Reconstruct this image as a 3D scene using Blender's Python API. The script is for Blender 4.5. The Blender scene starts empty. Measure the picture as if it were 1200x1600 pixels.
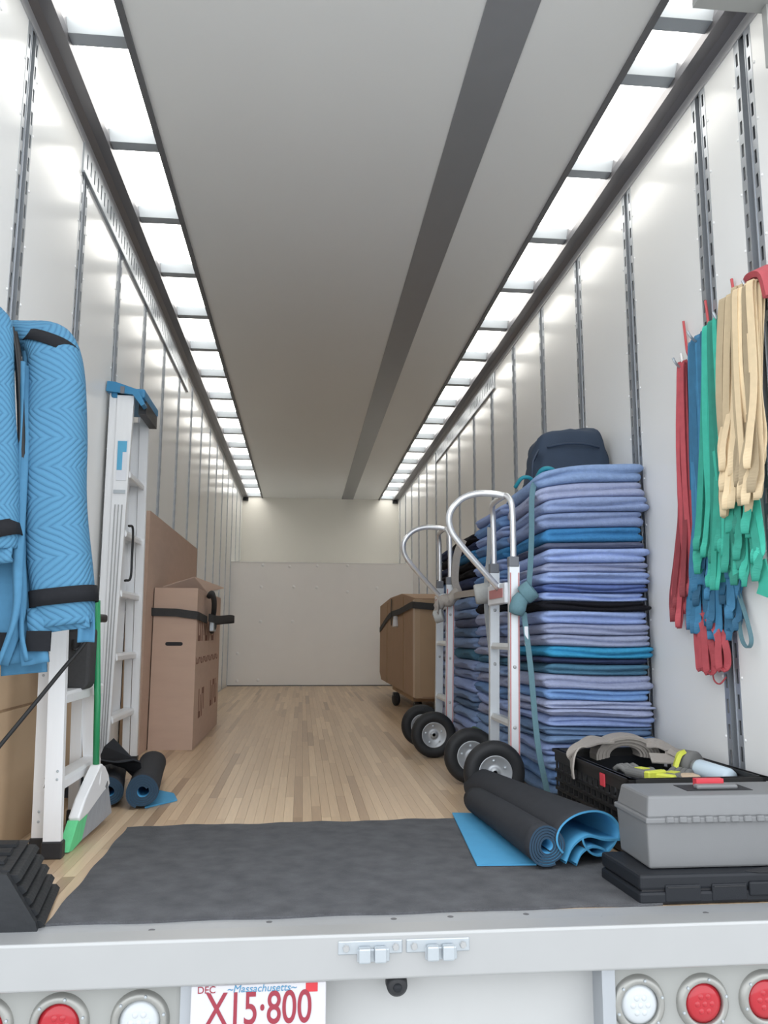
import bpy, bmesh, math, random
from mathutils import Vector, Matrix
PI = math.pi
random.seed(7)
scene = bpy.context.scene
C = scene.collection

# ------------------------------------------------------------------ camera
F_PX = 1265.69
YAW, PITCH, ROLL = 0.09896, 0.15047, 0.00375
CAM = Vector((-0.264, -1.995, 0.6827))
_f = Vector((math.sin(YAW)*math.cos(PITCH), math.cos(YAW)*math.cos(PITCH), math.sin(PITCH)))
_r = Vector((math.cos(YAW), -math.sin(YAW), 0)); _u = _r.cross(_f)
_cr, _sr = math.cos(ROLL), math.sin(ROLL)
_R, _U = _cr*_r + _sr*_u, -_sr*_r + _cr*_u
cam = bpy.data.cameras.new('camera'); camo = bpy.data.objects.new('camera', cam); C.objects.link(camo)
cam.sensor_fit = 'VERTICAL'; cam.sensor_height = 24; cam.lens = 24*F_PX/1600; cam.clip_start = .05
M = Matrix((( _R.x, _U.x, -_f.x, CAM.x), (_R.y, _U.y, -_f.y, CAM.y), (_R.z, _U.z, -_f.z, CAM.z), (0, 0, 0, 1)))
camo.matrix_world = M
scene.camera = camo

# ------------------------------------------------------------------ world, exposure
w = bpy.data.worlds.new('overcast_sky'); scene.world = w; w.use_nodes = True
bg = w.node_tree.nodes['Background']
bg.inputs[0].default_value = (0.94, 0.98, 1.03, 1); bg.inputs[1].default_value = 2.1
scene.view_settings.view_transform = 'Standard'; scene.view_settings.look = 'None'
scene.view_settings.exposure = 0.30; scene.view_settings.gamma = 1; scene.view_settings.use_curve_mapping = False
SKYLIGHT = 4.7      # glow of the translucent roof panels under the daylight

# ------------------------------------------------------------------ materials
MAT = {}
def mat(name, col, rough=.6, metal=0., spec=.5, noise=0., nscale=20., bump=0., bscale=60., emit=None, objcol=False, stretch=None):
    m = bpy.data.materials.new(name); m.use_nodes = True
    nt = m.node_tree; N = nt.nodes; L = nt.links; b = N['Principled BSDF']
    b.inputs['Base Color'].default_value = (*col, 1); b.inputs['Roughness'].default_value = rough
    b.inputs['Metallic'].default_value = metal; b.inputs['Specular IOR Level'].default_value = spec
    tc = N.new('ShaderNodeTexCoord'); vec = tc.outputs['Object']
    if stretch:
        mp = N.new('ShaderNodeMapping'); mp.inputs['Scale'].default_value = stretch; L.new(vec, mp.inputs[0]); vec = mp.outputs[0]
    src = None
    if objcol:
        oi = N.new('ShaderNodeObjectInfo'); src = oi.outputs['Color']
    if noise:
        n = N.new('ShaderNodeTexNoise'); n.inputs['Scale'].default_value = nscale; n.inputs['Detail'].default_value = 4; L.new(vec, n.inputs[0])
        mr = N.new('ShaderNodeMapRange'); mr.inputs[3].default_value = 1-noise; mr.inputs[4].default_value = 1+noise; L.new(n.outputs[0], mr.inputs[0])
        mx = N.new('ShaderNodeMix'); mx.data_type = 'RGBA'; mx.blend_type = 'MULTIPLY'; mx.inputs[0].default_value = 1
        if src: L.new(src, mx.inputs[6])
        else: mx.inputs[6].default_value = (*col, 1)
        L.new(mr.outputs[0], mx.inputs[7]); L.new(mx.outputs[2], b.inputs['Base Color'])
    elif src: L.new(src, b.inputs['Base Color'])
    if bump:
        n2 = N.new('ShaderNodeTexNoise'); n2.inputs['Scale'].default_value = bscale; n2.inputs['Detail'].default_value = 3; L.new(vec, n2.inputs[0])
        bp = N.new('ShaderNodeBump'); bp.inputs['Strength'].default_value = bump; bp.inputs['Distance'].default_value = .01
        L.new(n2.outputs[0], bp.inputs['Height']); L.new(bp.outputs[0], b.inputs['Normal'])
    if emit:
        b.inputs['Emission Color'].default_value = (*emit[:3], 1); b.inputs['Emission Strength'].default_value = emit[3]
    MAT[name] = m
    return m
mat('frp_white', (.835, .835, .82), .20, spec=.10, noise=.02, nscale=2)
mat('ceiling_liner', (.68, .68, .665), .5, noise=.02, nscale=1.5)
mat('ceiling_seam', (.21, .21, .215), .30, noise=.05, nscale=8)
mat('trim_dark', (.10, .10, .105), .5)
mat('rail_metal', (.20, .195, .205), .42, metal=.55, noise=.08, nscale=5, stretch=(1, .15, 6))
mat('flange_light', (.52, .52, .53), .4, metal=.3)
mat('galvanized', (.45, .475, .505), .38, metal=.65, noise=.08, nscale=9)
mat('slot_dark', (.015, .015, .018), .7)
mat('bow_metal', (.36, .39, .42), .5, metal=.4)
mat('bulkhead', (.90, .885, .87), .45, noise=.03, nscale=3)
mat('nose_wall', (.76, .74, .68), .5, noise=.02, nscale=2)
mat('bolt_white', (.9, .9, .9), .4)
mat('aluminium', (.40, .41, .42), .42, metal=.35, noise=.05, nscale=14, bump=.05, bscale=90)
mat('aluminium_bright', (.40, .405, .405), .38, metal=.35, noise=.03, nscale=10)
mat('ladder_alu', (.80, .81, .82), .38, metal=.1, noise=.04, nscale=10, stretch=(8, 8, .6))
mat('paint_white', (.45, .455, .45), .5, noise=.05, nscale=6)
mat('paint_grey', (.32, .325, .31), .5, noise=.05, nscale=8)
mat('zinc', (.46, .50, .53), .35, metal=.55, noise=.05)
mat('rubber_black', (.014, .015, .017), .6, spec=.4, noise=.2, nscale=25, bump=.1)
mat('chock_rubber', (.020, .022, .025), .6, spec=.35, noise=.2, nscale=20, bump=.15)
mat('plastic_black', (.017, .018, .021), .45, noise=.1, nscale=30, bump=.08, bscale=200)
mat('crate_black', (.018, .0175, .0175), .5)
mat('case_black', (.013, .015, .019), .5, spec=.3, noise=.1, nscale=40, bump=.05, bscale=300)
mat('plastic_grey', (.172, .176, .18), .45, noise=.03, nscale=30, bump=.03, bscale=250)
mat('felt_black', (.098, .100, .107), .95, spec=.1, noise=.45, nscale=14, bump=.5, bscale=220)
mat('neoprene_black', (.030, .032, .037), .8, spec=.2, noise=.15, nscale=30, bump=.1, bscale=300)
mat('neoprene_edge', (.032, .062, .10), .85, spec=.2)
mat('band_black', (.014, .015, .018), .85, spec=.2, noise=.2, nscale=90)
mat('quilt_plain', (.07, .20, .33), .85, spec=.2, noise=.15, nscale=40)
mat('neoprene_blue', (.072, .30, .52), .7, spec=.25, noise=.06, nscale=20)
mat('cardboard', (.53, .385, .305), .85, spec=.15, noise=.07, nscale=6, stretch=(1, 1, 4))
mat('cardboard_tan', (.50, .36, .235), .85, spec=.15, noise=.06, nscale=6)
mat('cardboard_edge', (.36, .25, .16), .9, spec=.1, noise=.15, nscale=60, stretch=(1, 1, .1))
mat('cardboard_light', (.46, .32, .21), .85, spec=.15, noise=.06, nscale=7)
mat('kraft_shaded', (.37, .255, .175), .85, spec=.15, noise=.07, nscale=6)  # long carton's body: brown cardboard with the shade painted into its colour
mat('kraft_lit', (.44, .315, .205), .85, spec=.15, noise=.06, nscale=7)  # same carton's front face, also shade-darkened but painted lighter as the lit side
mat('print_brown', (.19, .085, .06), .9, noise=.3, nscale=40)
mat('tape_tan', (.44, .315, .20), .35)
mat('pad_fabric', (.2, .25, .4), .92, spec=.12, noise=.16, nscale=45, bump=.35, bscale=120, objcol=True)
mat('strap_grey', (.052, .052, .053), .85, spec=.2, noise=.15, nscale=120)
mat('strap_beige', (.34, .31, .28), .8, noise=.12, nscale=90)
mat('strap_teal', (.12, .23, .27), .8, noise=.12, nscale=90)
mat('strap_silver', (.40, .41, .40), .7, noise=.12, nscale=90)
mat('band_tan', (.62, .49, .30), .75, noise=.1, nscale=40, objcol=True)
mat('band_green', (.03, .36, .26), .7, noise=.18, nscale=30, objcol=True)
mat('band_blue', (.035, .17, .32), .7, noise=.25, nscale=30, objcol=True)
mat('band_red', (.42, .06, .075), .7, noise=.2, nscale=30, objcol=True)
mat('hook_red', (.55, .08, .09), .5)
mat('nylon_navy', (.034, .052, .085), .7, spec=.3, noise=.15, nscale=12, bump=.3, bscale=9)
mat('teal_trim', (.01, .22, .29), .6)
mat('truck_alu', (.66, .69, .71), .36, metal=.35, noise=.05, nscale=12)
mat('truck_tube', (.74, .75, .77), .25, metal=.55)
mat('truck_red', (.50, .20, .20), .5)
mat('hub_grey', (.42, .44, .46), .4, metal=.4)
mat('cap_grey', (.16, .17, .19), .5)
mat('lens_red', (.40, .010, .020), .15, spec=.6)
mat('lens_clear', (.52, .55, .57), .12, spec=.7)
mat('reflector_ring', (.33, .33, .31), .4, metal=.6, noise=.1, nscale=30)
mat('plate_white', (.55, .54, .56), .35)
mat('plate_red', (.27, .025, .045), .45)
mat('plate_blue', (.07, .23, .38), .45)
mat('sticker_red', (.52, .03, .04), .4)
mat('broom_green', (.02, .26, .10), .4)
mat('broom_white', (.80, .81, .82), .4)
mat('bristle_green', (.14, .62, .28), .8, noise=.15, nscale=90, stretch=(1, 1, .05))
mat('bristle_grey', (.33, .35, .38), .8, noise=.2, nscale=90, stretch=(1, 1, .05))
mat('ladder_blue', (.035, .22, .42), .4)
mat('sticker_blue', (.10, .40, .62), .4)
mat('sticker_pale', (.72, .74, .78), .4)
mat('yellow_lime', (.62, .66, .08), .6)
mat('glove_grey', (.16, .16, .155), .85)
mat('skin_tan', (.55, .42, .30), .8)
mat('red_plastic', (.62, .05, .07), .4)
mat('spray_label', (.55, .66, .74), .3)
mat('asphalt', (.50, .50, .49), .9, noise=.2, nscale=30)
mat('roof_skin', (.5, .5, .5), .6)
mat('shell_white', (.75, .75, .75), .5)
mat('black_cord', (.012, .012, .013), .6)
mat('green_cloth', (.12, .20, .10), .9)

def skylight_mat():
    m = bpy.data.materials.new('skylight'); m.use_nodes = True
    N = m.node_tree.nodes; L = m.node_tree.links; b = N['Principled BSDF']
    b.inputs['Base Color'].default_value = (.7, .7, .68, 1); b.inputs['Roughness'].default_value = .5
    tc = N.new('ShaderNodeTexCoord'); n = N.new('ShaderNodeTexNoise'); n.inputs['Scale'].default_value = 9; n.inputs['Detail'].default_value = 5
    L.new(tc.outputs['Object'], n.inputs[0])
    cr = N.new('ShaderNodeValToRGB'); cr.color_ramp.elements[0].position = .25; cr.color_ramp.elements[0].color = (.78, .74, .66, 1)
    cr.color_ramp.elements[1].position = .52; cr.color_ramp.elements[1].color = (1, .985, .93, 1)
    L.new(n.outputs[0], cr.inputs[0]); L.new(cr.outputs[0], b.inputs['Emission Color'])
    b.inputs['Emission Strength'].default_value = SKYLIGHT
    MAT['skylight'] = m
skylight_mat()

def wood_mat():
    m = bpy.data.materials.new('oak_strip'); m.use_nodes = True
    N = m.node_tree.nodes; L = m.node_tree.links; b = N['Principled BSDF']
    b.inputs['Roughness'].default_value = .33; b.inputs['Specular IOR Level'].default_value = .45
    at = N.new('ShaderNodeAttribute'); at.attribute_name = 'tone'
    oi = N.new('ShaderNodeObjectInfo')
    ad = N.new('ShaderNodeMath'); ad.operation = 'ADD'; L.new(at.outputs['Fac'], ad.inputs[0])
    sp = N.new('ShaderNodeSeparateColor'); L.new(oi.outputs['Color'], sp.inputs[0])
    L.new(sp.outputs[0], ad.inputs[1])
    cr = N.new('ShaderNodeValToRGB'); e = cr.color_ramp.elements
    e[0].position = 0; e[0].color = (.30, .20, .125, 1); e[1].position = 1; e[1].color = (.66, .50, .335, 1)
    x = e.new(.22); x.color = (.47, .335, .215, 1); x = e.new(.65); x.color = (.575, .425, .28, 1)
    L.new(ad.outputs[0], cr.inputs[0])
    tc = N.new('ShaderNodeTexCoord'); mp = N.new('ShaderNodeMapping'); mp.inputs['Scale'].default_value = (60, 3, 1); L.new(tc.outputs['Object'], mp.inputs[0])
    n = N.new('ShaderNodeTexNoise'); n.inputs['Scale'].default_value = 1.5; n.inputs['Detail'].default_value = 5; L.new(mp.outputs[0], n.inputs[0])
    mr = N.new('ShaderNodeMapRange'); mr.inputs[3].default_value = .8; mr.inputs[4].default_value = 1.18; L.new(n.outputs[0], mr.inputs[0])
    mx = N.new('ShaderNodeMix'); mx.data_type = 'RGBA'; mx.blend_type = 'MULTIPLY'; mx.inputs[0].default_value = 1
    L.new(cr.outputs[0], mx.inputs[6]); L.new(mr.outputs[0], mx.inputs[7]); L.new(mx.outputs[2], b.inputs['Base Color'])
    MAT['oak'] = m
wood_mat()

def quilt_mat():
    # blue pad fabric with stitched chevrons, on the pad's own UV (u across in metres, v along in metres)
    m = bpy.data.materials.new('quilt_blue'); m.use_nodes = True
    N = m.node_tree.nodes; L = m.node_tree.links; b = N['Principled BSDF']
    b.inputs['Roughness'].default_value = .8; b.inputs['Specular IOR Level'].default_value = .2
    uv = N.new('ShaderNodeUVMap'); sx = N.new('ShaderNodeSeparateXYZ'); L.new(uv.outputs[0], sx.inputs[0])
    def mth(op, a, bb=None):
        k = N.new('ShaderNodeMath'); k.operation = op
        for i, q in enumerate((a, bb)):
            if q is None: continue
            if isinstance(q, (int, float)): k.inputs[i].default_value = q
            else: L.new(q, k.inputs[i])
        return k.outputs[0]
    # blocks of slanted stitches that turn direction every 8 cm across
    tri = mth('PINGPONG', mth('ADD', sx.outputs[1], 5.0), .085)
    nz = N.new('ShaderNodeTexNoise'); nz.inputs['Scale'].default_value = 9; L.new(uv.outputs[0], nz.inputs[0])
    ph = mth('ADD', mth('ADD', mth('MULTIPLY', sx.outputs[0], .85), mth('MULTIPLY', tri, 1.0)), mth('MULTIPLY', nz.outputs[0], .03))
    s = mth('ABSOLUTE', mth('SINE', mth('MULTIPLY', ph, PI/.019)))
    s = mth('POWER', s, .6)
    bp = N.new('ShaderNodeBump'); bp.inputs['Strength'].default_value = .45; bp.inputs['Distance'].default_value = .006; L.new(s, bp.inputs['Height'])
    L.new(bp.outputs[0], b.inputs['Normal'])
    mx = N.new('ShaderNodeMix'); mx.data_type = 'RGBA'
    mx.inputs[6].default_value = (.058, .165, .285, 1); mx.inputs[7].default_value = (.08, .225, .36, 1); L.new(s, mx.inputs[0])
    L.new(mx.outputs[2], b.inputs['Base Color'])
    MAT['quilt'] = m
quilt_mat()

# ------------------------------------------------------------------ helpers
def wloc(o):
    v = Vector((0, 0, 0))
    while o is not None:
        v += o.location; o = o.parent
    return v
def tag(o, label, cat, group=None, kind=None):
    if label: o['label'] = label
    if cat: o['category'] = cat
    if group: o['group'] = group
    if kind: o['kind'] = kind
    return o
def thing(name, label, cat, loc=(0, 0, 0), group=None, rotz=0):
    o = bpy.data.objects.new(name, None); C.objects.link(o); o.location = loc; o.rotation_euler = (0, 0, rotz)
    o.empty_display_size = .1
    return tag(o, label, cat, group)
def obj(name, bm, m, parent=None, local=False, smooth=False, kind=None, color=None):
    """link a bmesh as one object; bm is in world space unless local"""
    bmesh.ops.recalc_face_normals(bm, faces=bm.faces) if not getattr(bm, 'is_raw', False) else None
    me = bpy.data.meshes.new(name)
    if parent is not None and not local:
        off = wloc(parent); bmesh.ops.translate(bm, verts=bm.verts, vec=-off); base = None
    elif parent is None and not local:
        xs = [v.co.x for v in bm.verts]; ys = [v.co.y for v in bm.verts]; zs = [v.co.z for v in bm.verts]
        base = Vector(((min(xs)+max(xs))/2, (min(ys)+max(ys))/2, min(zs))); bmesh.ops.translate(bm, verts=bm.verts, vec=-base)
    else: base = None
    if smooth:
        for f in bm.faces: f.smooth = True
    bm.to_mesh(me); bm.free()
    for mm in (m if isinstance(m, (list, tuple)) else [m]): me.materials.append(MAT[mm])
    o = bpy.data.objects.new(name, me); C.objects.link(o)
    if base is not None: o.location = base
    if parent is not None: o.parent = parent
    if kind: o['kind'] = kind
    if color: o.color = color
    return o
def B(): return bmesh.new()
def box(bm, x0, x1, y0, y1, z0, z1, mi=0):
    v = [bm.verts.new((x, y, z)) for z in (z0, z1) for (x, y) in ((x0, y0), (x1, y0), (x1, y1), (x0, y1))]
    fs = []
    for q in ((0, 3, 2, 1), (4, 5, 6, 7), (0, 1, 5, 4), (1, 2, 6, 5), (2, 3, 7, 6), (3, 0, 4, 7)):
        f = bm.faces.new([v[i] for i in q]); f.material_index = mi; fs.append(f)
    return v, fs
def bevel(bm, w, seg=2):
    bmesh.ops.bevel(bm, geom=list(bm.edges), offset=w, segments=seg, profile=.5, affect='EDGES', clamp_overlap=True)
    return bm
def bbox(x0, x1, y0, y1, z0, z1, bv=0, seg=2):
    bm = B(); box(bm, x0, x1, y0, y1, z0, z1)
    if bv: bevel(bm, bv, seg)
    return bm
def obox(bm, c, ax, ay, az, mi=0):
    """box with centre c and half-vectors"""
    c, ax, ay, az = map(Vector, (c, ax, ay, az))
    v = [bm.verts.new(c + sx*ax + sy*ay + sz*az) for sz in (-1, 1) for (sx, sy) in ((-1, -1), (1, -1), (1, 1), (-1, 1))]
    for q in ((0, 3, 2, 1), (4, 5, 6, 7), (0, 1, 5, 4), (1, 2, 6, 5), (2, 3, 7, 6), (3, 0, 4, 7)):
        bm.faces.new([v[i] for i in q]).material_index = mi
def frames(pts, up=None):
    P = [Vector(p) for p in pts]; T = []
    for i in range(len(P)):
        a = P[max(i-1, 0)]; b = P[min(i+1, len(P)-1)]; t = (b-a)
        T.append(t.normalized() if t.length > 1e-9 else Vector((0, 0, 1)))
    n = Vector(up) if up is not None else (Vector((0, 0, 1)) if abs(T[0].z) < .9 else Vector((1, 0, 0)))
    out = []
    for i, t in enumerate(T):
        n = (n - t*n.dot(t))
        n = n.normalized() if n.length > 1e-6 else t.orthogonal().normalized()
        out.append((P[i], t, n, t.cross(n)))
    return out
def tube(bm, pts, r, n=10, caps=True, mi=0):
    rings = []
    rr = r if isinstance(r, (list, tuple)) else [r]*len(pts)
    for (p, t, a, b), rad in zip(frames(pts), rr):
        rings.append([bm.verts.new(p + rad*(math.cos(2*PI*k/n)*a + math.sin(2*PI*k/n)*b)) for k in range(n)])
    for i in range(len(rings)-1):
        for k in range(n):
            bm.faces.new((rings[i][k], rings[i][(k+1) % n], rings[i+1][(k+1) % n], rings[i+1][k])).material_index = mi
    if caps:
        bm.faces.new(rings[0][::-1]).material_index = mi; bm.faces.new(rings[-1]).material_index = mi
def ribbon(bm, pts, wdir, w, t=.0025, mi=0, twist=None):
    """flat strap of width w along wdir, thickness t"""
    P = [Vector(p) for p in pts]; rings = []
    for i, p in enumerate(P):
        a = P[max(i-1, 0)]; b = P[min(i+1, len(P)-1)]; tg = (b-a).normalized()
        wd = Vector(wdir[i] if isinstance(wdir, list) else wdir); wd = (wd - tg*wd.dot(tg)).normalized(); nn = tg.cross(wd)
        hw = (w[i] if isinstance(w, list) else w)/2
        rings.append([bm.verts.new(p + sx*hw*wd + sy*t/2*nn) for sx, sy in ((-1, -1), (1, -1), (1, 1), (-1, 1))])
    for i in range(len(rings)-1):
        for k in range(4): bm.faces.new((rings[i][k], rings[i][(k+1) % 4], rings[i+1][(k+1) % 4], rings[i+1][k])).material_index = mi
    bm.faces.new(rings[0][::-1]); bm.faces.new(rings[-1])
def smoothpath(pts, n=6):
    """Catmull-Rom through pts"""
    P = [Vector(p) for p in pts]; P = [2*P[0]-P[1]] + P + [2*P[-1]-P[-2]]; out = []
    for i in range(1, len(P)-2):
        for k in range(n):
            t = k/n; p0, p1, p2, p3 = P[i-1], P[i], P[i+1], P[i+2]
            out.append(.5*((2*p1) + (p2-p0)*t + (2*p0-5*p1+4*p2-p3)*t*t + (3*p1-p0-3*p2+p3)*t**3))
    out.append(P[-2]); return out
def lathe(bm, prof, c, axis, n=32, mi=0):
    """prof: (radius, along) pairs, revolved about axis through c"""
    c = Vector(c); ax = Vector(axis).normalized(); a = ax.orthogonal().normalized(); b = ax.cross(a); rings = []
    for r, h in prof:
        if r < 1e-6: rings.append([bm.verts.new(c + ax*h)])
        else: rings.append([bm.verts.new(c + ax*h + r*(math.cos(2*PI*k/n)*a + math.sin(2*PI*k/n)*b)) for k in range(n)])
    for i in range(len(rings)-1):
        A, Bq = rings[i], rings[i+1]
        for k in range(n):
            q = []
            for v in (A[k % len(A)], A[(k+1) % len(A)], Bq[(k+1) % len(Bq)], Bq[k % len(Bq)]):
                if v not in q: q.append(v)
            if len(q) > 2: bm.faces.new(q).material_index = mi
def prism(bm, poly, fn, a, b, mi=0):
    """extrude a 2D polygon; fn(u, v, w) -> 3D"""
    A = [bm.verts.new(fn(u, v, a)) for u, v in poly]; Q = [bm.verts.new(fn(u, v, b)) for u, v in poly]; n = len(poly)
    bm.faces.new(A[::-1]).material_index = mi; bm.faces.new(Q).material_index = mi
    for k in range(n): bm.faces.new((A[k], A[(k+1) % n], Q[(k+1) % n], Q[k])).material_index = mi
XZ = lambda u, v, w: (u, w, v)      # profile in x-z, run along y
YZ = lambda u, v, w: (w, u, v)      # profile in y-z, run along x
XY = lambda u, v, w: (u, v, w)
def inst(src, parent, loc, rotz=0, color=None):
    o = bpy.data.objects.new(src.name.split('.')[0], src.data); C.objects.link(o); o.parent = parent; o.location = loc; o.rotation_euler = (0, 0, rotz)
    if color: o.color = color
    return o
def structure(o): o['kind'] = 'structure'; return o
def text(name, body, size, m, parent, loc, xscale=1., depth=.0006, shear=0., offset=0., rot=(PI/2, 0, 0)):
    cu = bpy.data.curves.new(name, 'FONT'); cu.body = body; cu.size = size; cu.extrude = depth; cu.align_x = 'CENTER'; cu.align_y = 'CENTER'; cu.shear = shear; cu.offset = offset
    t = bpy.data.objects.new(name, cu); C.objects.link(t); bpy.context.view_layer.update()
    me = bpy.data.meshes.new_from_object(t.evaluated_get(bpy.context.evaluated_depsgraph_get())); me.name = name
    bpy.data.objects.remove(t)
    me.transform(Matrix.Diagonal((xscale, 1, 1, 1))); me.materials.clear(); me.materials.append(MAT[m])
    o = bpy.data.objects.new(name, me); C.objects.link(o); o.parent = parent
    o.location = Vector(loc) - wloc(parent); o.rotation_euler = rot
    return o
ORD = ['top', 'second from top', 'third from top', 'fourth from top', 'fifth from top', 'sixth from top', 'seventh from top', 'eighth from top', 'ninth from top', 'tenth from top', 'eleventh from top', 'twelfth from top', 'thirteenth from top', 'fourteenth from top', 'fifteenth from top', 'sixteenth from top', 'seventeenth from top', 'eighteenth from top', 'nineteenth from top', 'twentieth from top']
ORDB = ['bottom', 'second from bottom', 'third from bottom', 'fourth from bottom', 'fifth from bottom', 'sixth from bottom', 'seventh from bottom', 'eighth from bottom', 'ninth from bottom', 'tenth from bottom', 'eleventh from bottom', 'twelfth from bottom', 'thirteenth from bottom', 'fourteenth from bottom', 'fifteenth from bottom']
def ordinal(i, n): return ORD[i] if i < min(len(ORD), (n+1)//2 + 2) else ORDB[n-1-i]

# ------------------------------------------------------------------ the trailer
W = 1.25; H = 2.855; Y1 = 9.15; Y2 = 10.95; ZP = 1.655
structure(obj('ground', bbox(-30, 30, -30, 20, -1.3, -1.1), 'asphalt'))
# floor: oak strips on a sub-floor
sub = structure(obj('floor', bbox(-W, W, .012, Y1, -.06, -.012), 'trim_dark'))
PW = 2*W/70
proto_planks = {}
def plank_mesh(L):
    k = round(L, 2)
    if k not in proto_planks:
        bm = B(); g = .0004
        v, fs = box(bm, -PW/2+g, PW/2-g, 0, k-.0008, -.012, 0)
        me = bpy.data.meshes.new('plank'); bm.to_mesh(me); bm.free(); me.materials.append(MAT['oak']); proto_planks[k] = me
    return proto_planks[k]
rng = random.Random(3)
near = []; far = []
for i in range(70):
    y = .012; x = -W + (i+.5)*PW
    y_end = Y1; first = True
    while y < y_end - .01:
        L = rng.choice((.7, .9, 1.1, 1.3)); L = rng.choice((.3, .5, .8)) if first else L; first = False
        L = min(L, y_end - y)
        tone = min(1, max(.02, rng.gauss(.55, .2))) if rng.random() > .05 else rng.uniform(.05, .2)
        near.append((x, y, L, tone)); y += L
# the pieces that show largest: beyond the felt runner, left of the stacks, nearest first
vis = [p for p in near if p[0] < .78 and p[1] + p[2] > .95]
vis.sort(key=lambda p: p[1]); vis = vis[:298]; vs = set(vis)
for (x, y, L, tone) in vis:
    o = bpy.data.objects.new('plank', plank_mesh(L)); C.objects.link(o); o.parent = sub
    o.location = Vector((x, y, 0)) - wloc(sub); o.color = (tone, tone, tone, 1)
bm = B(); lay = bm.faces.layers.float.new('tone')
for p in near:
    if p in vs: continue
    v, fs = box(bm, p[0]-PW/2+.0004, p[0]+PW/2-.0004, p[1], p[1]+p[2]-.0008, -.012, 0)
    for f in fs: f[lay] = p[3]
o = obj('floor_strips', bm, 'oak', sub, kind='stuff'); o.color = (0, 0, 0, 1)

# ceiling and its strips
XS = .94; XR = 1.165
ceil = structure(obj('ceiling', bbox(-XS, XS, -.02, Y2, H, H+.02), 'ceiling_liner'))
obj('ceiling_seam', bbox(.331, .517, -.02, Y2, H-.004, H+.002), 'ceiling_seam', ceil)
for s in (-1, 1):
    a, b = sorted((s*(XS-.012), s*(XS+.012)))
    obj('edge_trim', bbox(a, b, -.02, Y2, H-.012, H+.075), 'trim_dark', ceil)
bows = [.155, .52] + [.82+.667*k for k in range(15)] + [Y2-.02]
bm = B()
for s in (-1, 1):
    for k in range(len(bows)):
        y = bows[k]; hw = .045 if y < Y2-.1 else .02
        a, b = sorted((s*(XS+.013), s*(XR+.03)))
        bm = B(); prism(bm, [(y-hw, H+.068), (y-hw*.72, H+.012), (y+hw*.72, H+.012), (y+hw, H+.068)], YZ, a, b)
        obj('roof_bow', bm, 'bow_metal', ceil)
        if k: 
            y0 = bows[k-1]
            obj('skylight_panel', bbox(a, b, y0, y, H+.07, H+.074), 'skylight', ceil)
structure(obj('roof', bbox(-W-.05, W+.05, -.05, Y2+.05, H+.12, H+.15), 'roof_skin'))
# bulkhead, step and nose wall
bk = structure(obj('wall_back', bbox(-W, W, Y1, Y1+.03, 0, ZP), 'bulkhead'))
for (x, z) in ((-.813, 1.616), (-.45, 1.6), (-.073, 1.616), (.339, 1.625), (-.39, 1.324), (-.077, 1.318), (.343, 1.261), (-.83, 1.32), (.75, 1.32), (-.827, .855), (-.398, .857), (-1.121, .429), (-1.119, .068), (-.841, .076)):
    bm = B(); lathe(bm, [(0, -.006), (.016, -.005), (.022, 0)], (x, Y1, z), (0, 1, 0), 10); obj('bolt', bm, 'bolt_white', bk, smooth=True)
obj('bulkhead_top_trim', bbox(-W, W, Y1-.004, Y1+.03, ZP-.004, ZP+.008), 'frp_white', bk)
structure(obj('shelf_deck', bbox(-W, W, Y1+.03, Y2, ZP-.03, ZP), 'bulkhead'))
structure(obj('wall_nose', bbox(-W, W, Y2, Y2+.04, ZP-.03, H+.09), 'nose_wall'))
structure(obj('trim_1', bbox(-W, W, Y1-.012, Y1-.001, 0, .012), 'trim_dark'))

# side walls: white panels between slotted logistic posts
def post_mesh():
    """local: face towards +x, centre y=0, z from 0; flanges flush at x=0, channel recessed"""
    bm = B(); h = H-.06; fw = .034; cw = .02
    for s in (-1, 1):
        def yy(a, b): return sorted((s*a, s*b))
        ya, yb = yy(cw, cw+.010); box(bm, -.002, .0015, ya, yb, 0, h)
        ya, yb = yy(cw+.024, cw+fw); box(bm, -.002, .0015, ya, yb, 0, h)
        ya, yb = yy(cw+.010, cw+.024); z = 0
        k = 0
        zz = .06 + (.02 if s > 0 else 0)
        prev = 0
        while zz + .05 < h:
            box(bm, -.002, .0015, ya, yb, prev, zz); prev = zz+.05; zz += .088
        box(bm, -.002, .0015, ya, yb, prev, h)
        ya, yb = yy(cw+.006, cw+.030); box(bm, -.02, -.012, ya, yb, 0, h, 1)
        ya, yb = yy(cw-.003, cw); box(bm, -.032, .004, ya, yb, 0, h)
    box(bm, -.034, -.030, -cw, cw, 0, h)
    for f in bm.faces: pass
    me = bpy.data.meshes.new('post'); bmesh.ops.recalc_face_normals(bm, faces=bm.faces); bm.to_mesh(me); bm.free()
    me.materials.append(MAT['galvanized']); me.materials.append(MAT['slot_dark']); return me
PM = post_mesh()
postsR = [.46, .785] + [1.505+.705*k for k in range(14)]
postsL = [.05+.3, .70] + [1.42+.70*k for k in range(14)]
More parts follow.
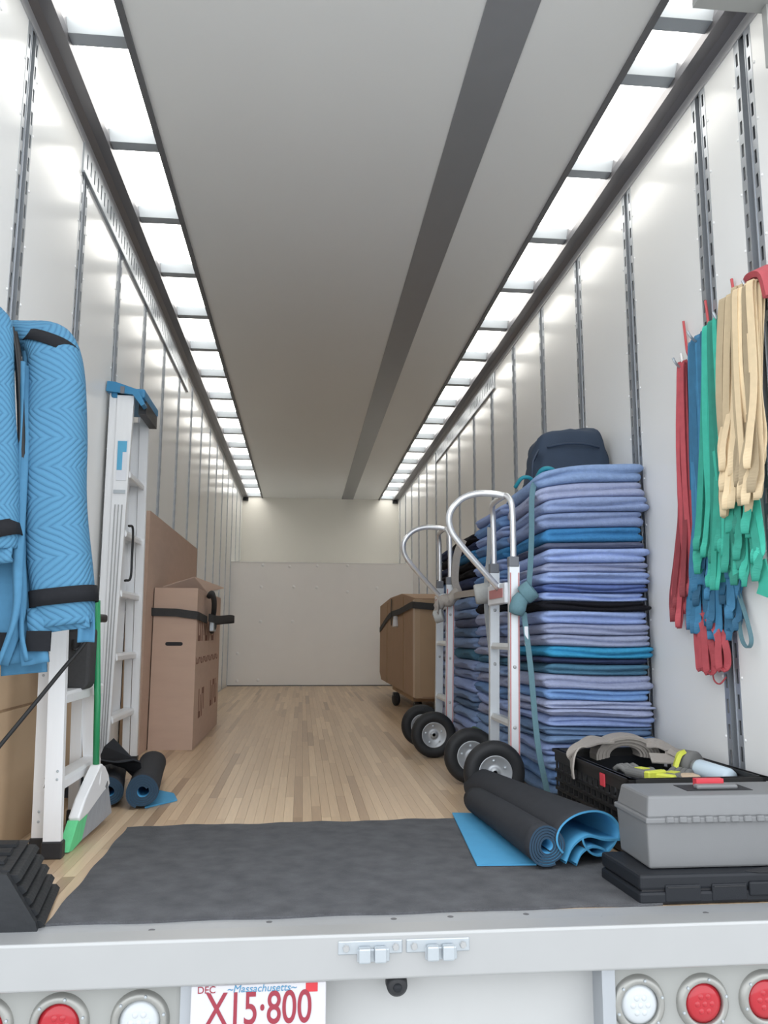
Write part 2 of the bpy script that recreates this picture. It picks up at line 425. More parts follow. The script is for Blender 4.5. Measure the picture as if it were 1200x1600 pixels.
for side, s, posts in (('left', -1, postsL), ('right', 1, postsR)):
    wl = structure(obj('wall_'+side, bbox(*sorted((s*(W+.036), s*(W+.06))), -.02, Y2+.04, -.3, H+.12), 'shell_white'))
    edges = [0.] + [p for p in posts if p < Y2-.1] + [Y2]
    for k in range(len(edges)-1):
        a = edges[k] + (.053 if k else 0); b = edges[k+1] - (.053 if k < len(edges)-2 else 0)
        x0, x1 = sorted((s*W, s*(W+.030)))
        obj('wall_panel', bbox(x0, x1, a, b, 0, H), 'frp_white', wl)
        if k < 5:
            bm = B()
            for yy in (a+.012, b-.012):
                z = .12
                while z < H-.1: lathe(bm, [(0, .0035), (.004, .003), (.006, 0)], (s*W, yy, z), (-s, 0, 0), 6); z += .21
            obj('rivets', bm, 'bolt_white', wl, kind='stuff', smooth=True)
    for p in posts:
        if p > Y2-.1: continue
        o = bpy.data.objects.new('post', PM); C.objects.link(o); o.parent = wl
        o.location = Vector((s*W, p, 0)) - wloc(wl); o.rotation_euler = (0, 0, 0 if s < 0 else PI)
    # top rail: dark extrusion and a light flange on the wall
    bm = B(); prism(bm, [(s*W, H-.02), (s*(W-.035), H-.006), (s*XR, H-.012), (s*(XR-.004), H+.02), (s*(XR+.006), H+.085), (s*(W+.04), H+.085), (s*(W+.04), H-.02)], XZ, -.02, Y2)
    obj('top_rail', bm, 'rail_metal', wl)
    obj('rail_flange', bbox(*sorted((s*W, s*(W-.006))), 0, Y2, H-.062, H-.018), 'flange_light', wl)
    obj('floor_scuff_trim', bbox(*sorted((s*W, s*(W-.004))), .012, Y1, 0, .012), 'galvanized', wl)
    # slotted galvanised band under the rail
    y0, y1 = (1.36, 4.6) if s < 0 else (4.2, 7.1)
    zb0, zb1 = (2.665, 2.795) if s < 0 else (2.66, 2.795)
    bm = B(); x0, x1 = sorted((s*W, s*(W-.008)))
    box(bm, x0, x1, y0, y1, zb0, zb0+.035); box(bm, x0, x1, y0, y1, zb1-.025, zb1)
    y = y0
    while y < y1-.05:
        box(bm, x0, x1, y, y+.045, zb0+.035, zb1-.025); y += .0625
    obj('slotted_band', bm, 'galvanized', wl)
    x0, x1 = sorted((s*(W+.002), s*(W-.001)))
    obj('band_backing', bbox(x0, x1, y0+.01, y1-.02, zb0+.01, zb1-.01), 'slot_dark', wl)
    x0, x1 = sorted((s*W, s*(W-.014)))
    obj('band_lip', bbox(x0, x1, y0, y1, zb0-.008, zb0), 'bow_metal', wl)
for s in (-1, 1):  # rail end blocks at the nose
    obj('rail_end', bbox(*sorted((s*(W-.09), s*W)), Y2-.03, Y2, H-.06, H), 'slot_dark', bpy.data.objects['wall_'+('left' if s < 0 else 'right')])
# rear door header brackets (only the right one looks into the picture)
hd = structure(obj('trim_2', bbox(.90, W, .06, .14, 2.60, H+.10), 'paint_grey'))
obj('corner_plate', bbox(1.115, W, .10, .125, 2.40, 2.60), 'paint_grey', hd)
hd2 = structure(obj('trim_3', bbox(-W, -1.06, .06, .14, 2.66, H+.10), 'paint_grey'))

# ------------------------------------------------------------------ rear sill, bumper, lamps, plate
sill = structure(obj('sill', bbox(-W-.06, W+.06, 0, .118, -.02, .001), 'aluminium'))
for (x, y) in ((-.03, .085), (.11, .088), (.30, .09), (-.33, .09), (.48, .05), (-.6, .06), (.75, .06)):
    bm = B(); lathe(bm, [(0, .0008), (.006, .0008), (.008, 0)], (x, y, .001), (0, 0, 1), 10); obj('screw_hole', bm, 'trim_dark', sill)
bump = structure(obj('bumper', bevel(bbox(-W-.06, W+.06, -.012, .06, -.098, .002), .006, 3), 'aluminium_bright'))
pan = structure(obj('rear_panel', bbox(-.503, .474, .085, .10, -.62, -.09), 'paint_white'))
for k, (a, b) in enumerate(((-W-.06, -.503), (.474, W+.06))):
    p = structure(obj('lamp_panel', bbox(a, b, .03, .10, -.62, -.09), 'paint_grey'))
    e = -.503 if k == 0 else .474
    obj('panel_channel', bbox(e-.012 if k else e-.02, e+.02 if k else e+.012, .018, .10, -.62, -.09), 'galvanized', p)
def lamp(x, z, lens, label, group):
    t = thing('trailer_lamp', label, 'lamp', (x, .03, z), group)
    bm = B(); lathe(bm, [(.046, .0), (.046, .012), (.05, .016), (.060, .014), (.066, 0)], (x, .03, z), (0, -1, 0), 40); obj('bezel', bm, 'reflector_ring', t, smooth=True)
    for k in range(6):
        a = 2*PI*k/6 + .3; bm = B(); lathe(bm, [(0, .004), (.003, .0035), (.004, 0)], (x+.056*math.cos(a), .016, z+.056*math.sin(a)), (0, -1, 0), 8); obj('screw', bm, 'zinc', t)
    bm = B(); lathe(bm, [(0, .014), (.02, .0135), (.036, .011), (.046, .004), (.046, 0)], (x, .03, z), (0, -1, 0), 40); l = obj('lens', bm, lens, t, smooth=True)
    for (dx, dz) in ((0, 0), (.018, 0), (-.018, 0), (.009, .016), (-.009, .016), (.009, -.016), (-.009, -.016)):
        bm = B(); lathe(bm, [(0, .0035), (.005, .003), (.0075, 0)], (x+dx, .0175, z+dz), (0, -1, 0), 10); obj('led_dome', bm, lens, l, smooth=True)
G = 'round trailer lamps under the bumper'
lamp(.554, -.188, 'lens_clear', 'clear round trailer lamp right of the rear panel', G)
lamp(.714, -.191, 'lens_red', 'red round trailer lamp beside the right clear lamp', G)
lamp(.872, -.188, 'lens_red', 'red round trailer lamp cut by the right picture edge', G)
lamp(-.612, -.180, 'lens_clear', 'clear round trailer lamp left of the licence plate', G)
lamp(-.788, -.180, 'lens_red', 'red round trailer lamp left of the left clear lamp', G)
lamp(-.952, -.180, 'lens_red', 'red round trailer lamp at the left picture edge', G)
# licence plate
pl = thing('license_plate', 'white licence plate with red characters under the bumper', 'license plate', (-.347, -.003, -.250))
obj('plate_sheet', bevel(bbox(-.497, -.195, -.005, -.001, -.251, -.099), .0015, 1), 'plate_white', pl)
text('plate_characters', 'X15·800', .098, 'plate_red', pl, (-.345, -.0055, -.153), xscale=.70, offset=.0008)
text('month_text', 'DEC', .021, 'plate_red', pl, (-.463, -.0055, -.1085))
text('state_text', '~Massachusetts~', .022, 'plate_blue', pl, (-.340, -.0055, -.1085), xscale=1.02, shear=.2)
obj('sticker', bbox(-.241, -.214, -.0058, -.0052, -.1195, -.1005), 'sticker_red', pl)
# latch keepers on the bumper
for (x, lab) in ((-.095, 'left of two galvanised latch keepers bolted to the bumper'), (.062, 'right of two galvanised latch keepers bolted to the bumper')):
    t = thing('latch_keeper', lab, 'latch', (x, -.012, -.05), 'latch keepers on the bumper')
    obj('base_plate', bevel(bbox(x-.074, x+.074, -.016, -.011, -.041, -.012), .002, 1), 'zinc', t)
    obj('lower_tab', bevel(bbox(x-.030, x+.044, -.019, -.0115, -.057, -.030), .002, 1), 'zinc', t)
    for dx in (-.014, .022): obj('jaw', bevel(bbox(x+dx-.014, x+dx+.014, -.036, -.017, -.055, -.022), .004, 2), 'zinc', t)
    for dx in (-.056, .058):
        bm = B(); lathe(bm, [(0, .008), (.007, .008), (.008, .006), (.008, 0)], (x+dx, -.016, -.026), (0, -1, 0), 6); obj('bolt', bm, 'aluminium_bright', t)
# reversing camera under the bumper
t = thing('reversing_camera', 'small black round camera on a bracket under the bumper', 'camera', (-.02, .045, -.145))
bm = B(); lathe(bm, [(0, .03), (.016, .03), (.024, .024), (.026, 0), (.02, -.01), (0, -.01)], (-.028, .05, -.125), (0, -1, -.15), 24); obj('housing', bm, 'plastic_black', t, smooth=True)
bm = B(); lathe(bm, [(0, .006), (.008, .005), (.011, 0)], (-.028, .020, -.1295), (0, -1, -.15), 16); obj('lens', bm, 'case_black', t, smooth=True)
obj('bracket', bbox(-.03, .035, .045, .06, -.112, -.098), 'plastic_black', t)

# ------------------------------------------------------------------ floor runners
bm = B()
edge = []
def mat_outline():
    pts = []
    for k in range(41):  # near edge, left to right
        t = k/40; pts.append((-.853+t*1.52, .104+.02*t + .004*math.sin(t*31)))
    for k in range(1, 20):
        t = k/20; pts.append((.667 + .02*math.sin(t*7) - .0*t, .124+t*.98))
    for k in range(41):
        t = k/40; pts.append((.667-t*1.534, 1.135-.045*t + .008*math.sin(t*24) + .006*math.sin(t*60)))
    for k in range(1, 20):
        t = k/20; pts.append((-.867 + .014*t + .003*math.sin(t*21), 1.09-t*.986))
    return pts
prism(bm, mat_outline(), XY, .0005, .007)
tag(obj('felt_runner', bm, 'felt_black'), 'large charcoal felt runner lying across the trailer floor by the sill', 'mat')

def spiral_roll(t, name, p0, p1, r0, turns=3.2, th=.006, gap=.0035, phase=0., squash=1., flare=0., nseg=14, tail=0.):
    """rolled sheet between p0 and p1: outside black, inside blue; each end bare"""
    p0, p1 = Vector(p0), Vector(p1); ax = (p1-p0).normalized(); up = Vector((0, 0, 1)); sd = ax.cross(up).normalized(); up = sd.cross(ax)
    n = int(turns*26); bm = B(); grid = []
    for j in range(nseg+1):
        v = j/nseg; c = p0.lerp(p1, v); R = r0*(1+flare*(v)) ; row = []
        for i in range(n+1):
            a = phase + 2*PI*turns*i/n; r = R - (th+gap)*turns*(i/n)*(1+flare*v)
            wob = 1+.03*math.sin(3*a+v*4)
            o_ = c + sd*math.cos(a)*r*wob + up*math.sin(a)*r*wob*squash
            rin = r-th
            i_ = c + sd*math.cos(a)*rin*wob + up*math.sin(a)*rin*wob*squash
            row.append((bm.verts.new(o_), bm.verts.new(i_)))
        grid.append(row)
    for j in range(nseg):
        for i in range(n):
            f = bm.faces.new((grid[j][i][0], grid[j][i+1][0], grid[j+1][i+1][0], grid[j+1][i][0])); f.smooth = True
            f = bm.faces.new((grid[j][i][1], grid[j+1][i][1], grid[j+1][i+1][1], grid[j][i+1][1])); f.material_index = 1; f.smooth = True
    for i in range(n):
        for j in (0, nseg):
            f = bm.faces.new((grid[j][i][0], grid[j][i+1][0], grid[j][i+1][1], grid[j][i][1])); f.material_index = 2
    for j in range(nseg):
        for i in (0, n): bm.faces.new((grid[j][i][0], grid[j+1][i][0], grid[j+1][i][1], grid[j][i][1]))
    return obj(name, bm, ['neoprene_black', 'neoprene_blue', 'neoprene_edge'], t)

# right: tapered roll with its unrolled blue tail
t = thing('rolled_runner', 'narrow black floor runner roll with its blue underside spread out flat', 'mat', (.45, .8, .008))
spiral_roll(t, 'roll', (.405, 1.16, .066), (.462, .435, .074), .051, 5.0, .0062, .0004, phase=-2.0, flare=.18)
bm = B(); prism(bm, [(.318, 1.19), (.262, .487), (.44, .478), (.43, 1.17)], XY, .0085, .0135); obj('flat_tail', bm, 'neoprene_blue', t)
# right: big folded roll, open at the near end
t = thing('folded_runner', 'thick black floor runner folded double with blue wavy edges showing', 'mat', (.55, .9, .008))
def folded():
    bm = B(); NS = 22
    # cross-section of the sheet (u right, v up) at the near end: an outer shell, a curl on top, a wave inside
    def sect(v):
        k = v  # 0 far .. 1 near
        w = .070 + .050*k; h = .068 + .012*k
        pts = []
        for i in range(30):      # outer shell from lower left round over the top to the right
            a = math.radians(215 - i*(215+20)/29); pts.append((math.cos(a)*w*(1.0 if math.cos(a) < 0 else .9), h + math.sin(a)*h*(1-.1*k)))
        for i in range(1, 22):   # curls back inside as a drop
            a = math.radians(-20 - i*165/21); q = .62; pts.append((w*.30 + math.cos(a)*w*.56, h*(.80+.12*k) + math.sin(a)*h*(.42+.30*k)*(.6+.4*math.sin(i/21*PI))))
        return pts
    # axis
    A, Bv = Vector((.475, 1.40, .006)), Vector((.605, .47, .012))
    rows = []
    for j in range(NS+1):
        v = j/NS; c = A.lerp(Bv, v); S = sect(v); th = .006
        row = []
        for i, (u, h) in enumerate(S):
            a = S[max(i-1, 0)]; b = S[min(i+1, len(S)-1)]; tx, tz = b[0]-a[0], b[1]-a[1]; l = math.hypot(tx, tz) or 1; nx, nz = tz/l, -tx/l
            sk = .11*(u) * v  # the end is cut at a slant
            row.append((bm.verts.new((c.x+u, c.y+sk*3.2, c.z+h)), bm.verts.new((c.x+u+nx*th, c.y+sk*3.2, c.z+h+nz*th))))
        rows.append(row)
    n = len(rows[0])
    for j in range(NS):
        for i in range(n-1):
            f = bm.faces.new((rows[j][i][0], rows[j][i+1][0], rows[j+1][i+1][0], rows[j+1][i][0])); f.smooth = True
            f = bm.faces.new((rows[j][i][1], rows[j+1][i][1], rows[j+1][i+1][1], rows[j][i+1][1])); f.material_index = 1; f.smooth = True
        for i in (0, n-1): bm.faces.new((rows[j][i][0], rows[j+1][i][0], rows[j+1][i][1], rows[j][i][1])).material_index = 1
    for i in range(n-1):
        for j in (0, NS):
            f = bm.faces.new((rows[j][i][0], rows[j][i+1][0], rows[j][i+1][1], rows[j][i][1])); f.material_index = 1
    # far end closed by the rolled sheet's folded face
    f = bm.faces.new([r[0] for r in rows[0]][:30])
    obj('outer_fold', bm, ['neoprene_black', 'neoprene_blue'], t)
    # inner waving layer
    bm = B(); rows = []
    for j in range(9):
        v = .62+.38*j/8; c = A.lerp(Bv, v); row = []
        pts = smoothpath([(-.088, .0, .016), (-.060, 0, .060), (-.01, 0, .082), (.05, 0, .066), (.105, 0, .060)], 6)
        for p in pts: row.append((bm.verts.new((c.x+p.x, c.y+p.x*.36*v, c.z+p.z)), bm.verts.new((c.x+p.x, c.y+p.x*.36*v, c.z+p.z-.007))))
        rows.append(row)
    n = len(rows[0])
    for j in range(8):
        for i in range(n-1):
            for s in (0, 1):
                f = bm.faces.new((rows[j][i][s], rows[j][i+1][s], rows[j+1][i+1][s], rows[j+1][i][s])); f.smooth = True
    for i in range(n-1):
        for j in (0, 8): bm.faces.new((rows[j][i][0], rows[j][i+1][0], rows[j][i+1][1], rows[j][i][1]))
    obj('inner_wave', bm, 'neoprene_blue', t)
    bm = B(); rows = []
    for j in range(7):
        v = .72+.28*j/6; c = A.lerp(Bv, v); row = []
        pts = smoothpath([(-.062, 0, .006), (-.042, 0, .036), (-.005, 0, .050), (.04, 0, .036), (.05, 0, .012)], 6)
        for p in pts: row.append((bm.verts.new((c.x+p.x+.01, c.y+.004+p.x*.36*v, c.z+p.z)), bm.verts.new((c.x+p.x+.01, c.y+.004+p.x*.36*v, c.z+p.z-.007))))
        rows.append(row)
    for j in range(6):
        for i in range(len(rows[0])-1):
            for s in (0, 1):
                f = bm.faces.new((rows[j][i][s], rows[j][i+1][s], rows[j+1][i+1][s], rows[j+1][i][s])); f.smooth = True
    for i in range(len(rows[0])-1):
        for j in (0, 6): bm.faces.new((rows[j][i][0], rows[j][i+1][0], rows[j][i+1][1], rows[j][i][1]))
    obj('lower_wave', bm, 'neoprene_blue', t)
folded()
# left: two rolls beside the ladder
t = thing('rolled_runner', 'black and blue floor runner roll beside the cardboard carton, right of its twin', 'mat', (-.9, 1.7, 0), 'rolled runners by the ladder')
spiral_roll(t, 'roll', (-.955, 2.06, .074), (-.878, 1.40, .070), .066, 4.6, .0085, .0004, phase=-1.2)
bm = B(); prism(bm, [(-.87, 1.42), (-.765, 1.56), (-.80, 1.70), (-.90, 1.80)], XY, .001, .007); obj('loose_corner', bm, 'neoprene_blue', t)
t = thing('rolled_runner', 'black and blue floor runner roll tucked behind the broom, left of its twin', 'mat', (-1.05, 1.7, 0), 'rolled runners by the ladder')
spiral_roll(t, 'roll', (-1.12, 2.02, .070), (-1.015, 1.44, .062), .060, 4.3, .0085, .0004, phase=-.6)
bm = B(); ribbon(bm, smoothpath([(-1.15, 1.5, .03), (-1.12, 1.52, .13), (-1.03, 1.6, .155), (-.985, 1.7, .15)], 5), (.3, 1, 0), .22, .007); obj('top_flap', bm, 'neoprene_black', t)

# ------------------------------------------------------------------ folded pads in stacks
def make_pad(bx, z0, z1, D, seed, single=False):
    """folded pad: x0,x1,y0,y1; two rounded plies on the front, one fat fold on the left"""
    r = random.Random(seed); x0, x1, y0, y1 = bx
    x0 += r.uniform(-.014, .014); x1 += r.uniform(-.012, .008); y0 += r.uniform(-.014, .014)
    h = z1-z0; cr = .045; per = []
    def arc(cx, cy, a0, a1, n=5):
        for i in range(n):
            a = math.radians(a0+(a1-a0)*i/(n-1)); per.append((cx+cr*math.cos(a), cy+cr*math.sin(a), math.cos(a), math.sin(a)))
    def edge(xa, ya, xb, yb, nx, ny, n):
        for i in range(1, n): per.append((xa+(xb-xa)*i/n, ya+(yb-ya)*i/n, nx, ny))
    arc(x0+cr, y0+cr, 180, 270); edge(x0+cr, y0, x1-cr, y0, 0, -1, 14); arc(x1-cr, y0+cr, 270, 360); edge(x1, y0+cr, x1, y1-cr, 1, 0, 6)
    arc(x1-cr, y1-cr, 0, 90); edge(x1-cr, y1, x0+cr, y1, 0, 1, 4); arc(x0+cr, y1-cr, 90, 180); edge(x0, y1-cr, x0, y0+cr, -1, 0, 9)
    NV = 15; bm = B(); rings = []
    f1, f2, f3 = r.uniform(0, 6), r.uniform(0, 6), r.uniform(5, 9)
    o1, o2 = r.uniform(-.010, .010), r.uniform(-.010, .010)
    split = r.uniform(.42, .58)
    for iv in range(NV):
        v = iv/(NV-1); ring = []
        u2 = v/split*.5 if v < split else .5+(v-split)/(1-split)*.5
        two = abs(math.sin(2*PI*u2))**.38 if not single else math.sqrt(max(0, math.sin(PI*v)))
        one = math.sqrt(max(0, math.sin(PI*v)))
        for (x, y, nx, ny) in per:
            wl = max(0, -nx)**2; rd = two*(1-wl) + one*wl
            depth = (.030*(1-wl) + .034*wl)
            s = (x-x0)*7+(y-y0)*7
            off = -depth*(1-rd) + (o1 if v > split else o2)*(1-wl) + .006*math.sin(s*f3*.25+f1)*(1 if v > split else -1)
            px, py = x+nx*off, y+ny*off
            pz = z0 + v*h + .0045*math.sin(px*13+f2+py*9)*math.sin(PI*v) + D(px, py, z0+v*h)
            ring.append(bm.verts.new((px, py, pz)))
        rings.append(ring)
    n = len(per)
    for i in range(NV-1):
        for k in range(n): bm.faces.new((rings[i][k], rings[i][(k+1) % n], rings[i+1][(k+1) % n], rings[i+1][k]))
    cx, cy = (x0+x1)/2, (y0+y1)/2
    for ring, z, up in ((rings[0], z0, False), (rings[-1], z1, True)):
        prev = ring
        for sc in (.8, .45):
            nr = [bm.verts.new((cx+(p[0]-cx)*sc, cy+(p[1]-cy)*sc, z + D(cx+(p[0]-cx)*sc, cy+(p[1]-cy)*sc, z))) for p in per]
            for k in range(n): bm.faces.new((prev[k], prev[(k+1) % n], nr[(k+1) % n], nr[k]))
            prev = nr
        bm.faces.new(prev)
    return bm
def lin(r, g, b):
    f = lambda c: ((c/255+.055)/1.055)**2.4 if c > 10 else c/255/12.92
    return (f(r), f(g), f(b), 1)
COL = {'slate blue': (126, 148, 184), 'lavender': (152, 160, 188), 'blue-violet': (136, 152, 188), 'bright blue': (64, 124, 172), 'dark plum': (94, 100, 122), 'periwinkle': (142, 160, 202),
       'royal blue': (92, 110, 160), 'black': (30, 30, 35), 'teal blue': (62, 146, 186), 'dark navy': (50, 58, 84), 'dull teal': (80, 120, 144), 'grey-lavender': (146, 154, 180), 'steel blue': (106, 130, 162), 'mid blue': (108, 140, 184)}
def build_stack(bx, pads, D, where, group, jitter=0):
    tot = sum(p[1] for p in pads); z = 0; n = len(pads)
    for idx, (c, h) in enumerate(reversed(pads)):
        i = n-1-idx
        bm = make_pad(bx, z, z+h, D, hash((where[:9], i)) % 1000 if False else i*17+len(where)*3, single=h < .032)
        rr, gg, bb = COL[c]; q = random.Random(i*5+len(where)).uniform(.97, 1.10)
        o = obj('moving_pad', bm, 'pad_fabric', smooth=True, color=lin(rr*q, gg*q, bb*q))
        tag(o, '%s folded pad, %s of %s' % (c, ordinal(i, n), where), 'moving pad', group)
        z += h
    return z
front = [('slate blue', 28), ('lavender', 25), ('blue-violet', 22), ('blue-violet', 24), ('bright blue', 23), ('dark plum', 10), ('periwinkle', 21), ('lavender', 15), ('periwinkle', 18), ('royal blue', 12), ('periwinkle', 14), ('black', 14),
         ('periwinkle', 20), ('lavender', 16), ('grey-lavender', 17), ('teal blue', 17), ('dark navy', 9), ('dull teal', 16), ('lavender', 21), ('mid blue', 16), ('grey-lavender', 12), ('lavender', 11), ('periwinkle', 15), ('steel blue', 13), ('steel blue', 11),
         ('periwinkle', 18), ('slate blue', 20), ('mid blue', 22), ('steel blue', 22)]
k = 1.435/sum(p[1] for p in front)
def D1(x, y, z):
    l = max(0, min(1, z/1.43)); a = max(0, min(1, (1.02-x)/.30))
    return -.062*l**5*a*a + .004*math.sin(x*9+z*2) - .02*l*max(0, min(1, (y-1.5)/.45))
build_stack((.752, 1.228, 1.37, 1.95), [(c, h*k) for c, h in front], D1, 'front stack behind crate', 'pads in the front stack')
rs = random.Random(11)
names2 = ['slate blue', 'lavender', 'blue-violet', 'periwinkle', 'grey-lavender', 'steel blue', 'mid blue']
def rand_stack(n, total, special):
    ps = [(special.get(i, rs.choice(names2)), rs.uniform(.8, 1.25)) for i in range(n)]; s = sum(p[1] for p in ps)
    return [(c, h*total/s) for c, h in ps]
D2 = lambda x, y, z: .006*math.sin(x*8+z*3+1) - .05*max(0, z/1.4)**5*max(0, min(1, (1.0-x)/.3))
build_stack((.735, 1.215, 2.04, 2.70), rand_stack(24, 1.40, {4: 'bright blue', 9: 'black', 14: 'dull teal'}), D2, 'second stack from the camera', 'pads in the second stack')
build_stack((.745, 1.215, 2.80, 3.45), rand_stack(22, 1.33, {0: 'black', 1: 'dark navy', 2: 'bright blue', 3: 'black', 4: 'black', 5: 'dark navy', 6: 'dark navy', 9: 'dark plum', 12: 'dull teal'}), D2, 'third stack behind the trucks', 'pads in the third stack')
build_stack((.765, 1.215, 3.55, 4.20), rand_stack(20, 1.34, {0: 'dark navy', 1: 'black', 2: 'dark navy', 3: 'black', 5: 'dark navy', 6: 'dark plum'}), D2, 'farthest stack before the long carton', 'pads in the farthest stack')

# navy bag on the front stack
t = thing('duffel_bag', 'navy nylon bag with teal trim lying on the front pad stack', 'bag', (1.02, 1.82, 1.40))
def bag_body():
    bm = B(); NU, NV = 36, 20; rows = []
    for j in range(NV+1):
        v = j/NV; z = 1.415 + .285*(v if v < .72 else .72+.28*math.sin((v-.72)/.28*PI/2))
        # outline per height: wider low, shoulders at the top
        xa = .825 + .04*v; xb = 1.24 - .01*v - .03*v*v
        ya, yb = 1.72 + .05*v, 2.0 - .06*v; cap = 1 if v < .72 else math.sqrt(max(0, 1-((v-.72)/.285)**2))*.55+.45
        row = []
        for i in range(NU):
            a = 2*PI*i/NU; ca, sa = math.cos(a), math.sin(a); e = .55
            ux = math.copysign(abs(ca)**e, ca); uy = math.copysign(abs(sa)**e, sa)
            wr = 1+.02*math.sin(5*a+9*v)+.015*math.sin(11*a-14*v)
            zz = z + .012*math.sin(3*a+2) * v - (.045*max(0, -ux)*max(0, v-.5)*2 if True else 0)
            row.append(bm.verts.new(((xa+xb)/2+ux*(xb-xa)/2*wr*cap, (ya+yb)/2+uy*(yb-ya)/2*wr*cap, zz)))
        rows.append(row)
    for j in range(NV):
        for i in range(NU): bm.faces.new((rows[j][i], rows[j][(i+1) % NU], rows[j+1][(i+1) % NU], rows[j+1][i]))
    bm.faces.new(rows[0][::-1]); bm.faces.new(rows[-1])
    return bm
obj('body', bag_body(), 'nylon_navy', t, smooth=True)
bm = B(); tube(bm, smoothpath([(.90, 1.742, 1.585), (.98, 1.728, 1.60), (1.08, 1.726, 1.602), (1.16, 1.74, 1.59)], 5), .006, 6); obj('zip_seam', bm, 'nylon_navy', t, smooth=True)
bm = B(); ribbon(bm, smoothpath([(.858, 1.76, 1.56), (.818, 1.70, 1.50), (.800, 1.66, 1.44), (.80, 1.67, 1.385)], 5), (.3, 1, 0), .04, .006); obj('shoulder_strap', bm, 'nylon_navy', t)
bm = B(); tube(bm, smoothpath([(.775, 1.50, 1.385), (.785, 1.465, 1.41), (.81, 1.455, 1.418), (.838, 1.46, 1.41), (.85, 1.50, 1.40)], 5), .011, 8); obj('teal_loop', bm, 'teal_trim', t, smooth=True)
bm = B(); tube(bm, smoothpath([(.705, 1.62, 1.36), (.725, 1.585, 1.395), (.755, 1.575, 1.40), (.785, 1.59, 1.385)], 5), .009, 8); obj('teal_cord', bm, 'teal_trim', t, smooth=True)

